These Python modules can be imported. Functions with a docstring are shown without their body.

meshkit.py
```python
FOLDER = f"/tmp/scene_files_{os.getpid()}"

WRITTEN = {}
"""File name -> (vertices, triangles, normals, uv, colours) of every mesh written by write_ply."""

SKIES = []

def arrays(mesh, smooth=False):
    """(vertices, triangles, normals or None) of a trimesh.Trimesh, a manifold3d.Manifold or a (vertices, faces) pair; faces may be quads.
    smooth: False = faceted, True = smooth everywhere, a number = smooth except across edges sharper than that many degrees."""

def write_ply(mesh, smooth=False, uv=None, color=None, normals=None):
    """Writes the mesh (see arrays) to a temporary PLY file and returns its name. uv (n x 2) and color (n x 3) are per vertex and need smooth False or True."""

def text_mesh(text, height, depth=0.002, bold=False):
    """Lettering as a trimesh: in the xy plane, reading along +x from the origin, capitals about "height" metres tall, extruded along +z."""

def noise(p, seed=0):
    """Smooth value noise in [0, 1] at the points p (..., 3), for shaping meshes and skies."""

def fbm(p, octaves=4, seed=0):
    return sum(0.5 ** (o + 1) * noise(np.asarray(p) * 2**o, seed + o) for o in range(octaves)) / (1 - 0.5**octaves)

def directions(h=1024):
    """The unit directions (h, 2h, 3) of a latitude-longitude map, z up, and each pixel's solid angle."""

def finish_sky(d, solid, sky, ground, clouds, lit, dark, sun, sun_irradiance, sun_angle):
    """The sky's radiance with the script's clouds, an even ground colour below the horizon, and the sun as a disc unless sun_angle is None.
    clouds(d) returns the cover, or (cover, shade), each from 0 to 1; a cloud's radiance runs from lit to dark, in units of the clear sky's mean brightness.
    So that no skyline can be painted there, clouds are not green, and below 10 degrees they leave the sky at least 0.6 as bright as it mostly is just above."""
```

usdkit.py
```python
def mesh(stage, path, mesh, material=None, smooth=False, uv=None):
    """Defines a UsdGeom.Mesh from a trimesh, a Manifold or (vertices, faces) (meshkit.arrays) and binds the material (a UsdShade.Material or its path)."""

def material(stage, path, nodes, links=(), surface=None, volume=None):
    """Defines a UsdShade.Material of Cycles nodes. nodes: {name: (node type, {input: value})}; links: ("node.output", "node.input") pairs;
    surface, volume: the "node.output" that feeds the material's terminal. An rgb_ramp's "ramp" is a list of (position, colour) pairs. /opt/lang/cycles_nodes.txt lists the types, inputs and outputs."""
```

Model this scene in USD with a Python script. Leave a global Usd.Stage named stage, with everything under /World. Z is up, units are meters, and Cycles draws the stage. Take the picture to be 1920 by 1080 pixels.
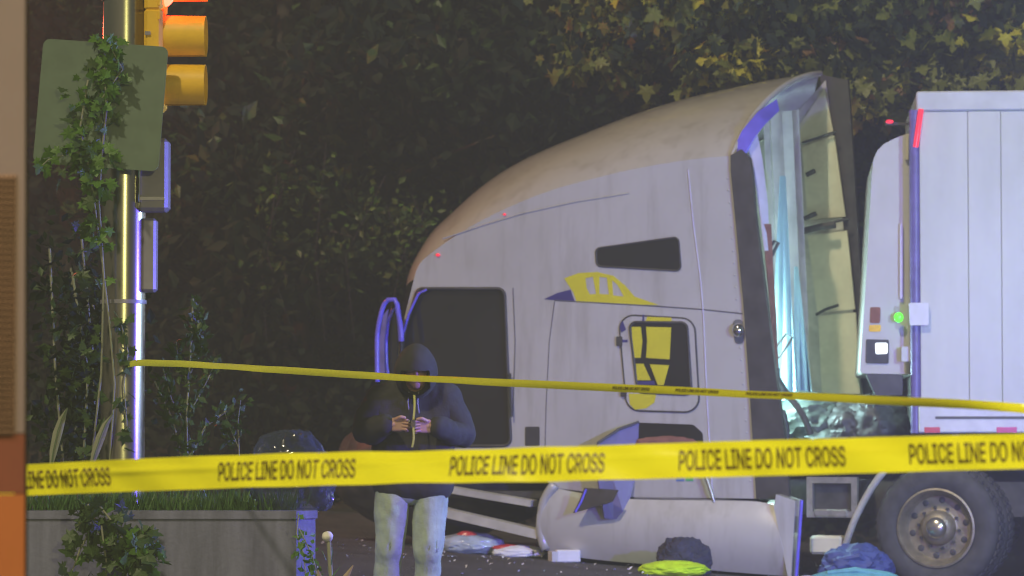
import math, random
import numpy as np, trimesh, usdkit, meshkit
import manifold3d as m3
from shapely.geometry import Polygon, LineString
from pxr import Usd, UsdGeom, UsdLux, UsdShade, Gf, Sdf

stage = Usd.Stage.CreateInMemory()
UsdGeom.SetStageUpAxis(stage, 'Z')
UsdGeom.SetStageMetersPerUnit(stage, 1.0)
UsdGeom.Xform.Define(stage, '/World')

# ------------------------------------------------------------------ camera, sky, key light, lamps
CAM = np.array([0.0, 0.0, 1.25]); F = 5875.0; PITCH = math.atan(274 / F)
cam = UsdGeom.Camera.Define(stage, '/World/camera')
cam.CreateHorizontalApertureAttr(36.0); cam.CreateVerticalApertureAttr(20.25)
cam.CreateFocalLengthAttr(36.0 * F / 1920)
cam.CreateFStopAttr(6.2); cam.CreateFocusDistanceAttr(14.5)
cam.CreateExposureAttr(0.0)
cam.AddTranslateOp().Set(Gf.Vec3d(*map(float, CAM))); cam.AddRotateXOp().Set(90 + math.degrees(PITCH))

def mat(name, nodes, links=(), surface=None, volume=None):
    return usdkit.material(stage, '/World/Looks/' + name, nodes, links, surface, volume)

SUN = np.array([-0.30, -0.62, 0.72]); SUN /= np.linalg.norm(SUN)          # towards the lamp-lit side, behind the camera
KEY, SKY = 0.45, 0.026
skym = mat('night_sky', {'s': ('sky_texture', {'sky_type': 'single_scattering', 'sun_disc': False, 'sun_elevation': math.asin(SUN[2]), 'sun_rotation': math.atan2(SUN[0], SUN[1])}),
                         'm': ('mix', {'mix_type': 'multiply', 'fac': 1.0, 'color2': (1.0, 0.80, 0.52)}),
                         'b': ('background_shader', {'strength': SKY})},
           [('s.color', 'm.color1'), ('m.color', 'b.color')], surface='b.background')
dome = UsdLux.DomeLight.Define(stage, '/World/sky')
UsdShade.MaterialBindingAPI.Apply(dome.GetPrim()).Bind(skym)
dome.GetPrim().SetCustomDataByKey('kind', 'structure')
key = UsdLux.DistantLight.Define(stage, '/World/key_light')
key.CreateIntensityAttr(KEY); key.CreateAngleAttr(2.0); key.CreateNormalizeAttr(True); key.CreateColorAttr(Gf.Vec3f(1.0, 0.86, 0.58))
_q = Gf.Rotation(Gf.Vec3d(0, 0, 1), Gf.Vec3d(*map(float, SUN))).GetQuat()
key.AddOrientOp(UsdGeom.XformOp.PrecisionDouble).Set(Gf.Quatd(_q.GetReal(), _q.GetImaginary()))

def lamp(name, loc, color, power, radius):
    l = UsdLux.SphereLight.Define(stage, '/World/' + name)
    l.CreateRadiusAttr(radius); l.CreateIntensityAttr(power); l.CreateNormalizeAttr(True); l.CreateColorAttr(Gf.Vec3f(*color))
    l.AddTranslateOp().Set(Gf.Vec3d(*loc))
FLOOD = (5.2, 19.6, 2.7); BEACON = (4.6, 17.5, 1.9); REDB = (-5.5, 29.0, 5.0); TAPE_FILL = (1.9, 1.0, 3.9); SLEEPER_FILL = (2.05, 26.0, 1.75)
lamp('flood_light', FLOOD, (0.58, 0.93, 1.0), 250, 0.12)                  # scene floodlight on a mast right of the picture
lamp('beacon_light', BEACON, (0.16, 0.10, 1.0), 640, 0.10)               # blue beacon of a patrol car right of the picture
lamp('red_beacon_light', REDB, (1.0, 0.10, 0.05), 110, 0.10)              # red beacon left of the picture
lamp('added_tape_light', TAPE_FILL, (1.0, 0.91, 0.32), 640, 0.18)                    # unseen lamp added near the camera to brighten the tape

lamp('added_sleeper_light', SLEEPER_FILL, (0.60, 0.98, 1.0), 36, 0.05)                    # hidden lamp added to brighten the sleeper interior

# ------------------------------------------------------------------ helpers
cosP, sinP = math.cos(PITCH), math.sin(PITCH)
def ray(px, py):
    u, v = (px - 960) / F, (540 - py) / F
    return np.array([u, cosP - v * sinP, sinP + v * cosP])
def P(px, py, d):                                                        # the point at distance d seen at a place of the photograph
    r = ray(px, py); return CAM + r * (d / r[1])

_names = {}
def path_for(parent, name):
    base = parent + '/' + name; k = _names.get(base, 0); _names[base] = k + 1
    return base if k == 0 else f'{base}_{k:03d}'
def custom(p, label=None, cat=None, group=None, kind=None):
    for k, v in (('label', label), ('category', cat), ('group', group), ('kind', kind)):
        if v: p.SetCustomDataByKey(k, v)
    return p
def thing(name, label, cat, loc=(0, 0, 0), rotz=0.0, group=None, kind=None):
    x = UsdGeom.Xform.Define(stage, path_for('/World', name))
    x.AddTranslateOp().Set(Gf.Vec3d(*map(float, loc))); x.AddRotateZOp().Set(float(math.degrees(rotz)))
    return custom(x.GetPrim(), label, cat, group, kind)
def obj(name, mesh, m, parent=None, smooth=False, label=None, cat=None, group=None, kind=None):
    pp = str(parent.GetPath()) if parent is not None else '/World'
    g = usdkit.mesh(stage, path_for(pp, name), mesh, m, smooth)
    return custom(g.GetPrim(), label, cat, group, kind)
def copy(root, loc, rotz, label, scale=1.0):
    x = UsdGeom.Xform.Define(stage, path_for('/World', root.GetName().rstrip('0123456789').rstrip('_')))
    x.AddTranslateOp().Set(Gf.Vec3d(*map(float, loc))); x.AddRotateZOp().Set(float(math.degrees(rotz)))
    if scale != 1: x.AddScaleOp().Set(Gf.Vec3f(*(np.ones(3) * scale).tolist()))
    p = x.GetPrim(); p.GetReferences().AddInternalReference(root.GetPath()); p.SetInstanceable(True)
    was = root.GetCustomData()
    return custom(p, label, was.get('category'), was.get('group'))

def cat(*ms):
    out = []
    for m in ms: out.extend(m if isinstance(m, (list, tuple)) else [m])
    return trimesh.util.concatenate(out)
def box(c, s, rz=0.0, bevel=0.0):
    if bevel > 0:
        b = min(bevel, min(s) * 0.45); pts = []
        for i in (-1, 1):
            for j in (-1, 1):
                for k in (-1, 1):
                    h = np.array(s) / 2
                    for a in range(3):
                        q = h - b; q[a] = h[a]; pts.append(q * (i, j, k))
        m = trimesh.convex.convex_hull(np.array(pts))
    else: m = trimesh.creation.box(s)
    if rz: m.apply_transform(trimesh.transformations.rotation_matrix(rz, [0, 0, 1]))
    m.apply_translation(c); return m
def cyl(a, b, r, n=16, r2=None):
    return tube([a, b], [r, r if r2 is None else r2], n)
def tube(pts, r, n=8, caps=True):
    pts = np.asarray(pts, float); k = len(pts); r = np.full(k, r) if np.ndim(r) == 0 else np.asarray(r, float)
    t = np.gradient(pts, axis=0); t /= np.linalg.norm(t, axis=1, keepdims=True) + 1e-12
    ref = np.array([0, 0, 1.0]) if abs(t[0][2]) < 0.9 else np.array([1.0, 0, 0])
    V = []; u = np.cross(t[0], ref); u /= np.linalg.norm(u)
    for i in range(k):
        u = u - t[i] * (u @ t[i]); u /= np.linalg.norm(u) + 1e-12; v = np.cross(t[i], u)
        a = np.linspace(0, 2 * np.pi, n, endpoint=False)
        V.append(pts[i] + r[i] * (np.cos(a)[:, None] * u + np.sin(a)[:, None] * v))
    V = np.vstack(V); Fc = []
    for i in range(k - 1):
        for j in range(n):
            a, b = i * n + j, i * n + (j + 1) % n
            Fc += [[a, b, b + n], [a, b + n, a + n]]
    if caps:
        V = np.vstack([V, pts[0], pts[-1]]); c0, c1 = len(V) - 2, len(V) - 1
        for j in range(n):
            Fc += [[c0, (j + 1) % n, j], [c1, (k - 1) * n + j, (k - 1) * n + (j + 1) % n]]
    return trimesh.Trimesh(V, Fc, process=False)
def smooth_curve(pts, n):
    from scipy.interpolate import PchipInterpolator
    pts = np.asarray(pts, float); d = np.r_[0, np.cumsum(np.linalg.norm(np.diff(pts, axis=0), axis=1))]; d /= d[-1]
    t = np.linspace(0, 1, n); return np.stack([PchipInterpolator(d, pts[:, k])(t) for k in range(pts.shape[1])], 1)
def grid(Pg, thick=None):
    """Sheet from a grid (n,m,3); with thick it gets an even thickness inwards."""
    n, m, _ = Pg.shape; V = Pg.reshape(-1, 3); i, j = np.meshgrid(np.arange(n - 1), np.arange(m - 1), indexing='ij')
    a = (i * m + j).ravel(); b = a + 1; c = a + m + 1; d = a + m
    Fc = np.vstack([np.stack([a, b, c], 1), np.stack([a, c, d], 1)])
    if thick is None: return trimesh.Trimesh(V, Fc, process=False)
    nr = np.zeros_like(V); fn = np.cross(V[Fc[:, 1]] - V[Fc[:, 0]], V[Fc[:, 2]] - V[Fc[:, 0]])
    for k in range(3): np.add.at(nr, Fc[:, k], fn)
    nr /= np.linalg.norm(nr, axis=1, keepdims=True) + 1e-12
    W = V - nr * thick; N = len(V)
    loop = np.r_[np.arange(m), (np.arange(1, n) * m + m - 1), ((n - 1) * m + np.arange(m - 2, -1, -1)), (np.arange(n - 2, 0, -1) * m)]
    l2 = np.roll(loop, -1)
    side = np.vstack([np.stack([loop, loop + N, l2 + N], 1), np.stack([loop, l2 + N, l2], 1)])
    return trimesh.Trimesh(np.vstack([V, W]), np.vstack([Fc, Fc[:, ::-1] + N, side]), process=False)
def blob(c, r, sub=3, seed=0, amp=0.25, freq=3.0, flat=None):
    m = trimesh.creation.icosphere(subdivisions=sub); v = m.vertices.copy()
    n = meshkit.fbm(v * freq + seed * 7.31) if True else 0
    v = v * (1 + amp * np.asarray(n).reshape(-1, 1)) * np.asarray(r)
    if flat is not None: v[:, 2] = np.maximum(v[:, 2], flat)
    m.vertices = v + np.asarray(c); return m

# ------------------------------------------------------------------ materials
def pm(name, col, rough=0.5, metal=0.0, var=0.12, scale=5.0, bump=0.0, bscale=60.0, coat=0.0, spec=0.5, stretch=(1, 1, 1), emit=None, es=0.0, col2=None, alpha=None):
    c = np.array(col, float); a = c * (1 - var); b = np.minimum(c * (1 + var), 1.0)
    if col2 is not None: a, b = c, np.array(col2, float)
    nodes = {'tc': ('texture_coordinate', {}), 'mp': ('mapping', {'scale': stretch}), 'n': ('noise_texture', {'scale': scale, 'detail': 5.0, 'roughness': 0.6}),
             'r': ('map_range', {'from_min': 0.33, 'from_max': 0.67, 'clamp': True}),
             'm': ('mix', {'mix_type': 'mix', 'color1': tuple(a), 'color2': tuple(b)}),
             'p': ('principled_bsdf', {'roughness': rough, 'metallic': metal, 'coat_weight': coat, 'specular_ior_level': spec})}
    links = [('tc.object', 'mp.vector'), ('mp.vector', 'n.vector'), ('n.fac', 'r.value'), ('r.result', 'm.fac'), ('m.color', 'p.base_color')]
    if emit is not None:
        nodes['p'][1].update(emission_color=emit, emission_strength=es)
    if bump > 0:
        nodes['bn'] = ('noise_texture', {'scale': bscale, 'detail': 4.0}); nodes['bu'] = ('bump', {'strength': bump, 'distance': 0.01})
        links += [('tc.object', 'bn.vector'), ('bn.fac', 'bu.height'), ('bu.normal', 'p.normal')]
    return mat(name, nodes, links, surface='p.BSDF')
def leafm(name, c1, c2, rough=0.45, trans=0.3):
    return mat(name, {'g': ('geometry', {}), 'm': ('mix', {'mix_type': 'mix', 'color1': c1, 'color2': c2}),
                      'p': ('principled_bsdf', {'roughness': rough, 'specular_ior_level': 0.4}), 't': ('translucent_bsdf', {}), 'x': ('mix_closure', {'fac': trans})},
               [('g.random_per_island', 'm.fac'), ('m.color', 'p.base_color'), ('m.color', 't.color'), ('p.BSDF', 'x.closure1'), ('t.BSDF', 'x.closure2')], surface='x.closure')

M = dict(
    asphalt=pm('asphalt', (0.055, 0.055, 0.06), 0.7, var=0.35, scale=2.0, bump=0.5, bscale=90),
    soil=pm('soil', (0.035, 0.032, 0.022), 0.95, var=0.5, scale=0.8, bump=0.6, bscale=12),
    concrete=pm('concrete', (0.17, 0.175, 0.27), 0.85, var=0.30, scale=3.0, bump=0.35, bscale=40, stretch=(3.0, 3.0, 0.45)),
    cab=mat('cab_paint', {'tc': ('texture_coordinate', {}), 'mp': ('mapping', {'scale': (2.2, 2.2, 0.28)}), 'n': ('noise_texture', {'scale': 2.4, 'detail': 6.0, 'roughness': 0.68}), 'k': ('noise_texture', {'scale': 0.9, 'detail': 5.0, 'roughness': 0.6}),
              'r': ('map_range', {'from_min': 0.50, 'from_max': 0.78, 'to_max': 0.55, 'clamp': True}), 'q': ('map_range', {'from_min': 0.35, 'from_max': 0.65, 'clamp': True}),
              'a': ('mix', {'color1': (0.49, 0.475, 0.455), 'color2': (0.425, 0.41, 0.385)}), 'b': ('mix', {'color2': (0.24, 0.21, 0.16)}), 'bu': ('bump', {'strength': 0.05, 'distance': 0.02}),
              'p': ('principled_bsdf', {'roughness': 0.36, 'coat_weight': 0.8, 'coat_roughness': 0.05})},
            [('tc.object', 'mp.vector'), ('mp.vector', 'n.vector'), ('tc.object', 'k.vector'), ('n.fac', 'r.value'), ('k.fac', 'q.value'), ('q.result', 'a.fac'), ('a.color', 'b.color1'), ('r.result', 'b.fac'), ('b.color', 'p.base_color'), ('k.fac', 'bu.height'), ('bu.normal', 'p.normal')], surface='p.BSDF'),
    cream=pm('cream_lining', (0.60, 0.56, 0.40), 0.7, var=0.10, scale=3.0),
    lining=pm('grey_lining', (0.44, 0.42, 0.36), 0.8, var=0.18, scale=4.0),
    drape=pm('pale_drape', (0.34, 0.52, 0.53), 0.8, var=0.08, scale=5.0),
    rubber=pm('rubber', (0.055, 0.05, 0.048), 0.55, var=0.25, scale=6.0),
    tyre=pm('tyre_rubber', (0.050, 0.047, 0.045), 0.75, var=0.3, scale=9.0, bump=0.2),
    dark=pm('dark_steel', (0.05, 0.047, 0.045), 0.55, var=0.4, scale=7.0),
    glass=pm('dark_glass', (0.018, 0.018, 0.018), 0.06, var=0.2, scale=2.0, spec=0.6),
    alu=pm('aluminium', (0.50, 0.48, 0.42), 0.38, 0.75, var=0.2, scale=9.0),
    chrome=pm('chrome', (0.75, 0.75, 0.76), 0.09, 1.0, var=0.04),
    trailer=pm('trailer_white', (0.57, 0.575, 0.53), 0.42, var=0.10, scale=1.6, stretch=(1, 1, 0.3)),
    rail=pm('trailer_rail', (0.55, 0.56, 0.54), 0.4, var=0.1, scale=4),
    rail_low=pm('trailer_low_rail', (0.60, 0.60, 0.60), 0.4, var=0.15, scale=4),
    violet_glow_paint=pm('painted_violet_light', (0.16, 0.13, 0.34), 0.4, var=0.2, scale=5),  # blue light on the trailer corner and mirror, put into the colour
    reefer=pm('reefer_shell', (0.52, 0.51, 0.48), 0.4, var=0.06, scale=2),
    red=pm('red_reflector', (0.55, 0.05, 0.06), 0.3, var=0.1),
    white=pm('white_reflector', (0.75, 0.74, 0.72), 0.3, var=0.06),
    redlamp=pm('red_lamp', (0.6, 0.03, 0.05), 0.3, emit=(1.0, 0.03, 0.08), es=0.9),
    redlens=pm('red_lens', (0.6, 0.03, 0.03), 0.3, emit=(1.0, 0.04, 0.02), es=16.0),
    darklens=pm('dark_lens', (0.05, 0.04, 0.02), 0.2),
    greenlamp=pm('green_lamp', (0.05, 0.5, 0.05), 0.3, emit=(0.08, 1.0, 0.02), es=2.2),
    whitelamp=pm('white_lamp', (0.8, 0.8, 0.8), 0.3, emit=(0.9, 1.0, 0.95), es=1.6),
    decal_yellow=pm('yellow_vinyl', (0.62, 0.56, 0.03), 0.4, var=0.06),
    decal_navy=pm('navy_vinyl', (0.055, 0.045, 0.17), 0.4, var=0.1),
    decal_green=pm('green_vinyl', (0.10, 0.45, 0.16), 0.4), decal_blue=pm('blue_vinyl', (0.10, 0.20, 0.45), 0.4),
    blue_glow_paint=pm('painted_blue_light', (0.17, 0.14, 0.80), 0.22, var=0.15, coat=0.5),  # blue beacon light painted as violet-blue colour on trims, mirror and fairing
    seam=pm('seam_gap', (0.13, 0.125, 0.13), 0.7), ledge=pm('pale_ledge', (0.60, 0.56, 0.70), 0.35),
    lid=pm('violet_lid', (0.13, 0.11, 0.22), 0.45, var=0.1),
    tape=mat('tape_film', {'tc': ('texture_coordinate', {}), 'n': ('noise_texture', {'scale': 18.0, 'detail': 4.0}), 'bu': ('bump', {'strength': 0.12, 'distance': 0.01}), 'p': ('principled_bsdf', {'base_color': (0.88, 0.82, 0.02), 'roughness': 0.22}), 't': ('translucent_bsdf', {'color': (0.90, 0.86, 0.03)}), 'x': ('mix_closure', {'fac': 0.30})},
             [('tc.object', 'n.vector'), ('n.fac', 'bu.height'), ('bu.normal', 'p.normal'), ('p.BSDF', 'x.closure1'), ('t.BSDF', 'x.closure2')], surface='x.closure'),
    ink=pm('tape_ink', (0.12, 0.085, 0.015), 0.35, var=0.2),
    pole=pm('pole_steel', (0.42, 0.41, 0.36), 0.25, 1.0, var=0.2, scale=4, stretch=(1, 1, 0.15)),
    signback=pm('sign_back', (0.115, 0.165, 0.125), 0.45, 0.25, var=0.12, scale=5),
    signal=pm('signal_yellow', (0.86, 0.52, 0.02), 0.45, var=0.08, scale=6),
    greybox=pm('grey_box', (0.26, 0.25, 0.30), 0.4, 0.2, var=0.1),
    bark=pm('bark', (0.06, 0.05, 0.04), 0.9, var=0.4, scale=8, bump=0.6, bscale=25),
    hoodie=pm('hoodie_cloth', (0.034, 0.034, 0.030), 0.9, var=0.15, scale=12, bump=0.3, bscale=120),
    jeans=pm('trouser_cloth', (0.36, 0.44, 0.30), 0.9, var=0.15, scale=9, bump=0.3, bscale=90),
    skin=pm('skin', (0.48, 0.29, 0.21), 0.5, var=0.08, scale=14),
    shoe=pm('shoe_leather', (0.05, 0.045, 0.04), 0.6),
    wrap=pm('pale_wrapping', (0.36, 0.42, 0.52), 0.2, var=0.25, scale=6, coat=0.5),
    plastic=mat('clear_plastic', {'p': ('principled_bsdf', {'base_color': (0.06, 0.075, 0.12), 'roughness': 0.14, 'specular_ior_level': 0.8, 'coat_weight': 0.6}), 't': ('transparent_bsdf', {'color': (0.8, 0.83, 0.9)}), 'f': ('layer_weight', {'blend': 0.35}),
                                  'r': ('map_range', {'to_min': 0.35, 'to_max': 0.95, 'clamp': True}), 'x': ('mix_closure', {})},
                [('f.facing', 'r.value'), ('r.result', 'x.fac'), ('t.BSDF', 'x.closure1'), ('p.BSDF', 'x.closure2')], surface='x.closure'),
    paper=pm('white_card', (0.74, 0.74, 0.80), 0.6, var=0.06), hivis=pm('hi_vis_cloth', (0.50, 0.75, 0.01), 0.8, var=0.15, scale=14),
    navycloth=pm('navy_cloth', (0.035, 0.035, 0.06), 0.9, var=0.3, scale=9), tarp=pm('blue_tarp', (0.035, 0.055, 0.20), 0.6, var=0.15, scale=8),
    teal=pm('teal_cloth', (0.11, 0.34, 0.38), 0.7, var=0.12, scale=9), foil=pm('torn_foil', (0.05, 0.065, 0.055), 0.6, 0.0, var=0.4, scale=14),
    panel_up=pm('mauve_panel', (0.125, 0.085, 0.135), 0.6, var=0.08, scale=2), panel_grid=pm('brown_lattice', (0.055, 0.020, 0.022), 0.5, var=0.2, scale=9),
    panel_back=pm('pale_backing', (0.34, 0.19, 0.20), 0.6, var=0.1), panel_red=pm('oxblood_panel', (0.11, 0.022, 0.02), 0.5, var=0.12, scale=3),
    panel_glow=pm('orange_backlit', (0.10, 0.03, 0.01), 0.5, emit=(1.0, 0.20, 0.03), es=0.20), panel_edge=pm('dark_edge', (0.012, 0.008, 0.008), 0.9, spec=0.05),
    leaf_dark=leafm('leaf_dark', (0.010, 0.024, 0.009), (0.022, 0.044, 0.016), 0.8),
    leaf_mid=leafm('leaf_mid', (0.06, 0.11, 0.03), (0.13, 0.20, 0.055)),
    leaf_ivy=leafm('leaf_ivy', (0.10, 0.22, 0.03), (0.25, 0.38, 0.05)),
    leaf_gold=leafm('leaf_gold', (0.55, 0.52, 0.05), (0.66, 0.50, 0.08)),
    leaf_olive=leafm('leaf_olive', (0.17, 0.20, 0.04), (0.32, 0.28, 0.06)),
    leaf_rust=leafm('leaf_rust', (0.22, 0.12, 0.05), (0.34, 0.18, 0.08)),
    grass=leafm('grass_blade', (0.09, 0.19, 0.05), (0.18, 0.30, 0.10)), rim=pm('bronze_rim', (0.27, 0.23, 0.15), 0.5, 0.45, var=0.25, scale=9), hub=pm('worn_hub', (0.55, 0.52, 0.45), 0.22, 0.9, var=0.2, scale=9),
    stem=pm('pale_stem', (0.26, 0.27, 0.20), 0.8, var=0.2), seed=pm('seed_head', (0.7, 0.68, 0.6), 0.9), dry=pm('dry_leaf', (0.40, 0.31, 0.24), 0.8, var=0.2),
    clutter=pm('torn_lining', (0.24, 0.10, 0.08), 0.8, var=0.3),
)

# ------------------------------------------------------------------ ground, road, hillside
XW = 3.38                                                                # x of the drive wheel
def sst(a, b, x): t = np.clip((x - a) / (b - a), 0, 1); return t * t * (3 - 2 * t)
def height(x, y):
    tilt = 0.066 * np.clip(XW - x, -6, 9) * sst(21.0, 24.6, y)
    return tilt + 10.5 * sst(33.0, 70.0, y) + 0.35 * sst(31, 33.5, y)
def terrain(x0, x1, y0, y1, nx, ny, rough=0.0):
    X, Y = np.meshgrid(np.linspace(x0, x1, nx), np.linspace(y0, y1, ny), indexing='ij')
    Z = height(X, Y)
    if rough: Z = Z + rough * np.asarray(meshkit.fbm(np.stack([X * 0.6, Y * 0.6, 0 * X], -1).reshape(-1, 3))).reshape(X.shape) * sst(32.2, 34, Y)
    return grid(np.stack([X, Y, Z], -1))
obj('road', terrain(-40, 40, -30, 32, 81, 125), M['asphalt'], kind='structure', smooth=True)
obj('hillside', terrain(-90, 90, 32, 130, 121, 99, 0.35), M['soil'], kind='structure', smooth=True)
obj('ground', grid(np.stack([*np.meshgrid([-110.0, 110], [-75.0, 155], indexing='ij'), np.full((2, 2), -0.8)], -1)), M['soil'], kind='structure')

# ------------------------------------------------------------------ haze volume added to lift the blacks
hz = mat('black_lift_haze', {'v': ('principled_volume', {'color': (0.82, 0.87, 0.82), 'density': 0.0033, 'anisotropy': 0.0})}, volume='v.volume')
obj('haze', trimesh.creation.box((230, 240, 36)).apply_translation((0, 40, 16)), hz, kind='stuff', label='thin pale haze added over the whole scene to lift the blacks', cat='haze')

# ------------------------------------------------------------------ leaves
rng = np.random.default_rng(11)
DIAMOND = (np.array([[0, 0, 0], [0.28, 0.45, 0.06], [0, 1, 0], [-0.28, 0.45, 0.06]]), np.array([[0, 1, 2], [0, 2, 3]]))
_mp = [(0, 0), (.10, .16), (.42, .08), (.30, .30), (.52, .52), (.22, .56), (.20, .72), (0, 1), (-.20, .72), (-.22, .56), (-.52, .52), (-.30, .30), (-.42, .08), (-.10, .16)]
MAPLE = (np.array([[0, .42, .05]] + [[x, y, 0.10 * abs(x)] for x, y in _mp]), np.array([[0, i + 1, (i + 1) % 14 + 1] for i in range(14)]))
BLADE = (np.array([[-.035, 0, 0], [.035, 0, 0], [-.028, .55, .04], [.028, .55, .04], [0, 1, .16]]), np.array([[0, 1, 3], [0, 3, 2], [2, 3, 4]]))
def scatter(pos, size, tmpl=DIAMOND, up=None, facing=0.0, droop=None, r=rng):
    """Leaves at pos: each a copy of the template, turned at random; up: the mean direction of the tips."""
    n = len(pos); tv, tf = tmpl
    y = r.normal(size=(n, 3)); y /= np.linalg.norm(y, axis=1, keepdims=True)
    if up is not None: y = y * (1 - facing) + np.asarray(up) * facing
    y /= np.linalg.norm(y, axis=1, keepdims=True)
    z = r.normal(size=(n, 3))
    if droop is not None: z = z * 0.8 + np.asarray(droop)
    x = np.cross(y, z); x /= np.linalg.norm(x, axis=1, keepdims=True); z = np.cross(x, y)
    s = size * r.uniform(0.6, 1.35, (n, 1))
    V = pos[:, None, :] + (tv[None, :, 0:1] * x[:, None] + tv[None, :, 1:2] * y[:, None] + tv[None, :, 2:3] * z[:, None]) * s[:, None]
    Fc = tf[None] + (np.arange(n) * len(tv))[:, None, None]
    return trimesh.Trimesh(V.reshape(-1, 3), Fc.reshape(-1, 3), process=False)

def branches(base, h, r0, n, spread, r=rng, lo=0.25):
    """A tapered trunk with limbs; returns (mesh, limb points)."""
    t = np.linspace(0, 1, 7); bend = np.cumsum(r.normal(0, 0.05 * h / 7, (7, 2)), 0)
    tr = np.column_stack([bend, t * h]) + base
    ms = [tube(tr, r0 * (1 - 0.85 * t), 9)]; tips = []
    for i in range(n):
        f = r.uniform(lo, 0.97); p0 = np.array([np.interp(f, t, tr[:, k]) for k in range(3)])
        a = r.uniform(0, 2 * np.pi); L = spread * (1.15 - 0.75 * f) * r.uniform(0.7, 1.2)
        q = np.linspace(0, 1, 5)[:, None]
        d = np.array([math.cos(a), math.sin(a), r.uniform(0.2, 0.8)])
        pts = p0 + d * L * q + np.array([0, 0, -0.25 * L]) * q ** 2 + r.normal(0, 0.03 * L, (5, 3)) * q
        ms.append(tube(pts, r0 * 0.38 * (1 - f * 0.6) * (1 - 0.85 * q[:, 0]), 5)); tips.append(pts)
    return cat(ms), tips
def clump_crown(tips, per, clump, leaf, tmpl=DIAMOND, r=rng, **kw):
    cs = np.vstack([p[2:] for p in tips]); pos = []
    for c in cs:
        k = int(per * r.uniform(0.4, 1.6)); v = r.normal(size=(k, 3)); v /= np.linalg.norm(v, axis=1, keepdims=True)
        pos.append(c + v * (r.uniform(0.25, 1, (k, 1)) ** 0.5) * clump * r.uniform(0.6, 1.3) * np.array([1, 1, 0.75]))
    return scatter(np.vstack(pos), leaf, tmpl, r=r, **kw)

# ---- dark trees on the hillside
def forest_tree(seed, h, label):
    r = np.random.default_rng(seed)
    t = thing('forest_tree', label, 'tree', group='dark trees on the hillside')
    wood, tips = branches(np.zeros(3), h, 0.16, 34, 3.1, r, lo=0.10)
    obj('trunk', wood, M['bark'], t, smooth=True)
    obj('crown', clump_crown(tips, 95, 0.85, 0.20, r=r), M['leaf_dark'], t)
    obj('crown', clump_crown(tips[::4], 22, 0.9, 0.20, r=r), M['leaf_mid'], t)
    return t
FL = 'dark leafy tree, one of the crowded mass on the slope behind the wreck'
protos = [forest_tree(100 + i, 9.5 + i, FL) for i in range(3)]
spots = []
r0 = np.random.default_rng(5)
for row, (yy, step, off) in enumerate(((36.5, 2.3, 0.0), (40.5, 2.6, 1.1), (46.0, 3.2, 0.4))):
    for k in range(-4, 5):
        spots.append((k * step + off + r0.uniform(-.5, .5), yy + r0.uniform(-.9, .9)))
for i, (x, y) in enumerate(spots):
    loc = (x, y, float(height(x, y)) - 0.1)
    if i < 3:
        g = UsdGeom.Xformable(protos[i]).GetOrderedXformOps(); g[0].Set(Gf.Vec3d(*map(float, loc))); g[1].Set(float(r0.uniform(0, 360)))
    else: copy(protos[i % 3], loc, r0.uniform(0, 6.28), FL, float(r0.uniform(0.85, 1.2)))
r = np.random.default_rng(21)
n = 15000; X = r.uniform(-6.5, 6.5, n); Y = r.uniform(32.0, 38.5, n)
Hh = 0.15 + 1.5 * np.clip(np.asarray(meshkit.fbm(np.column_stack([X * 0.9, Y * 0.9, 0 * X]))) + 0.45, 0, 1.2)
pos = np.column_stack([X, Y, height(X, Y) + r.uniform(0, 1, n) * Hh * sst(31.8, 33.2, Y)])
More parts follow.
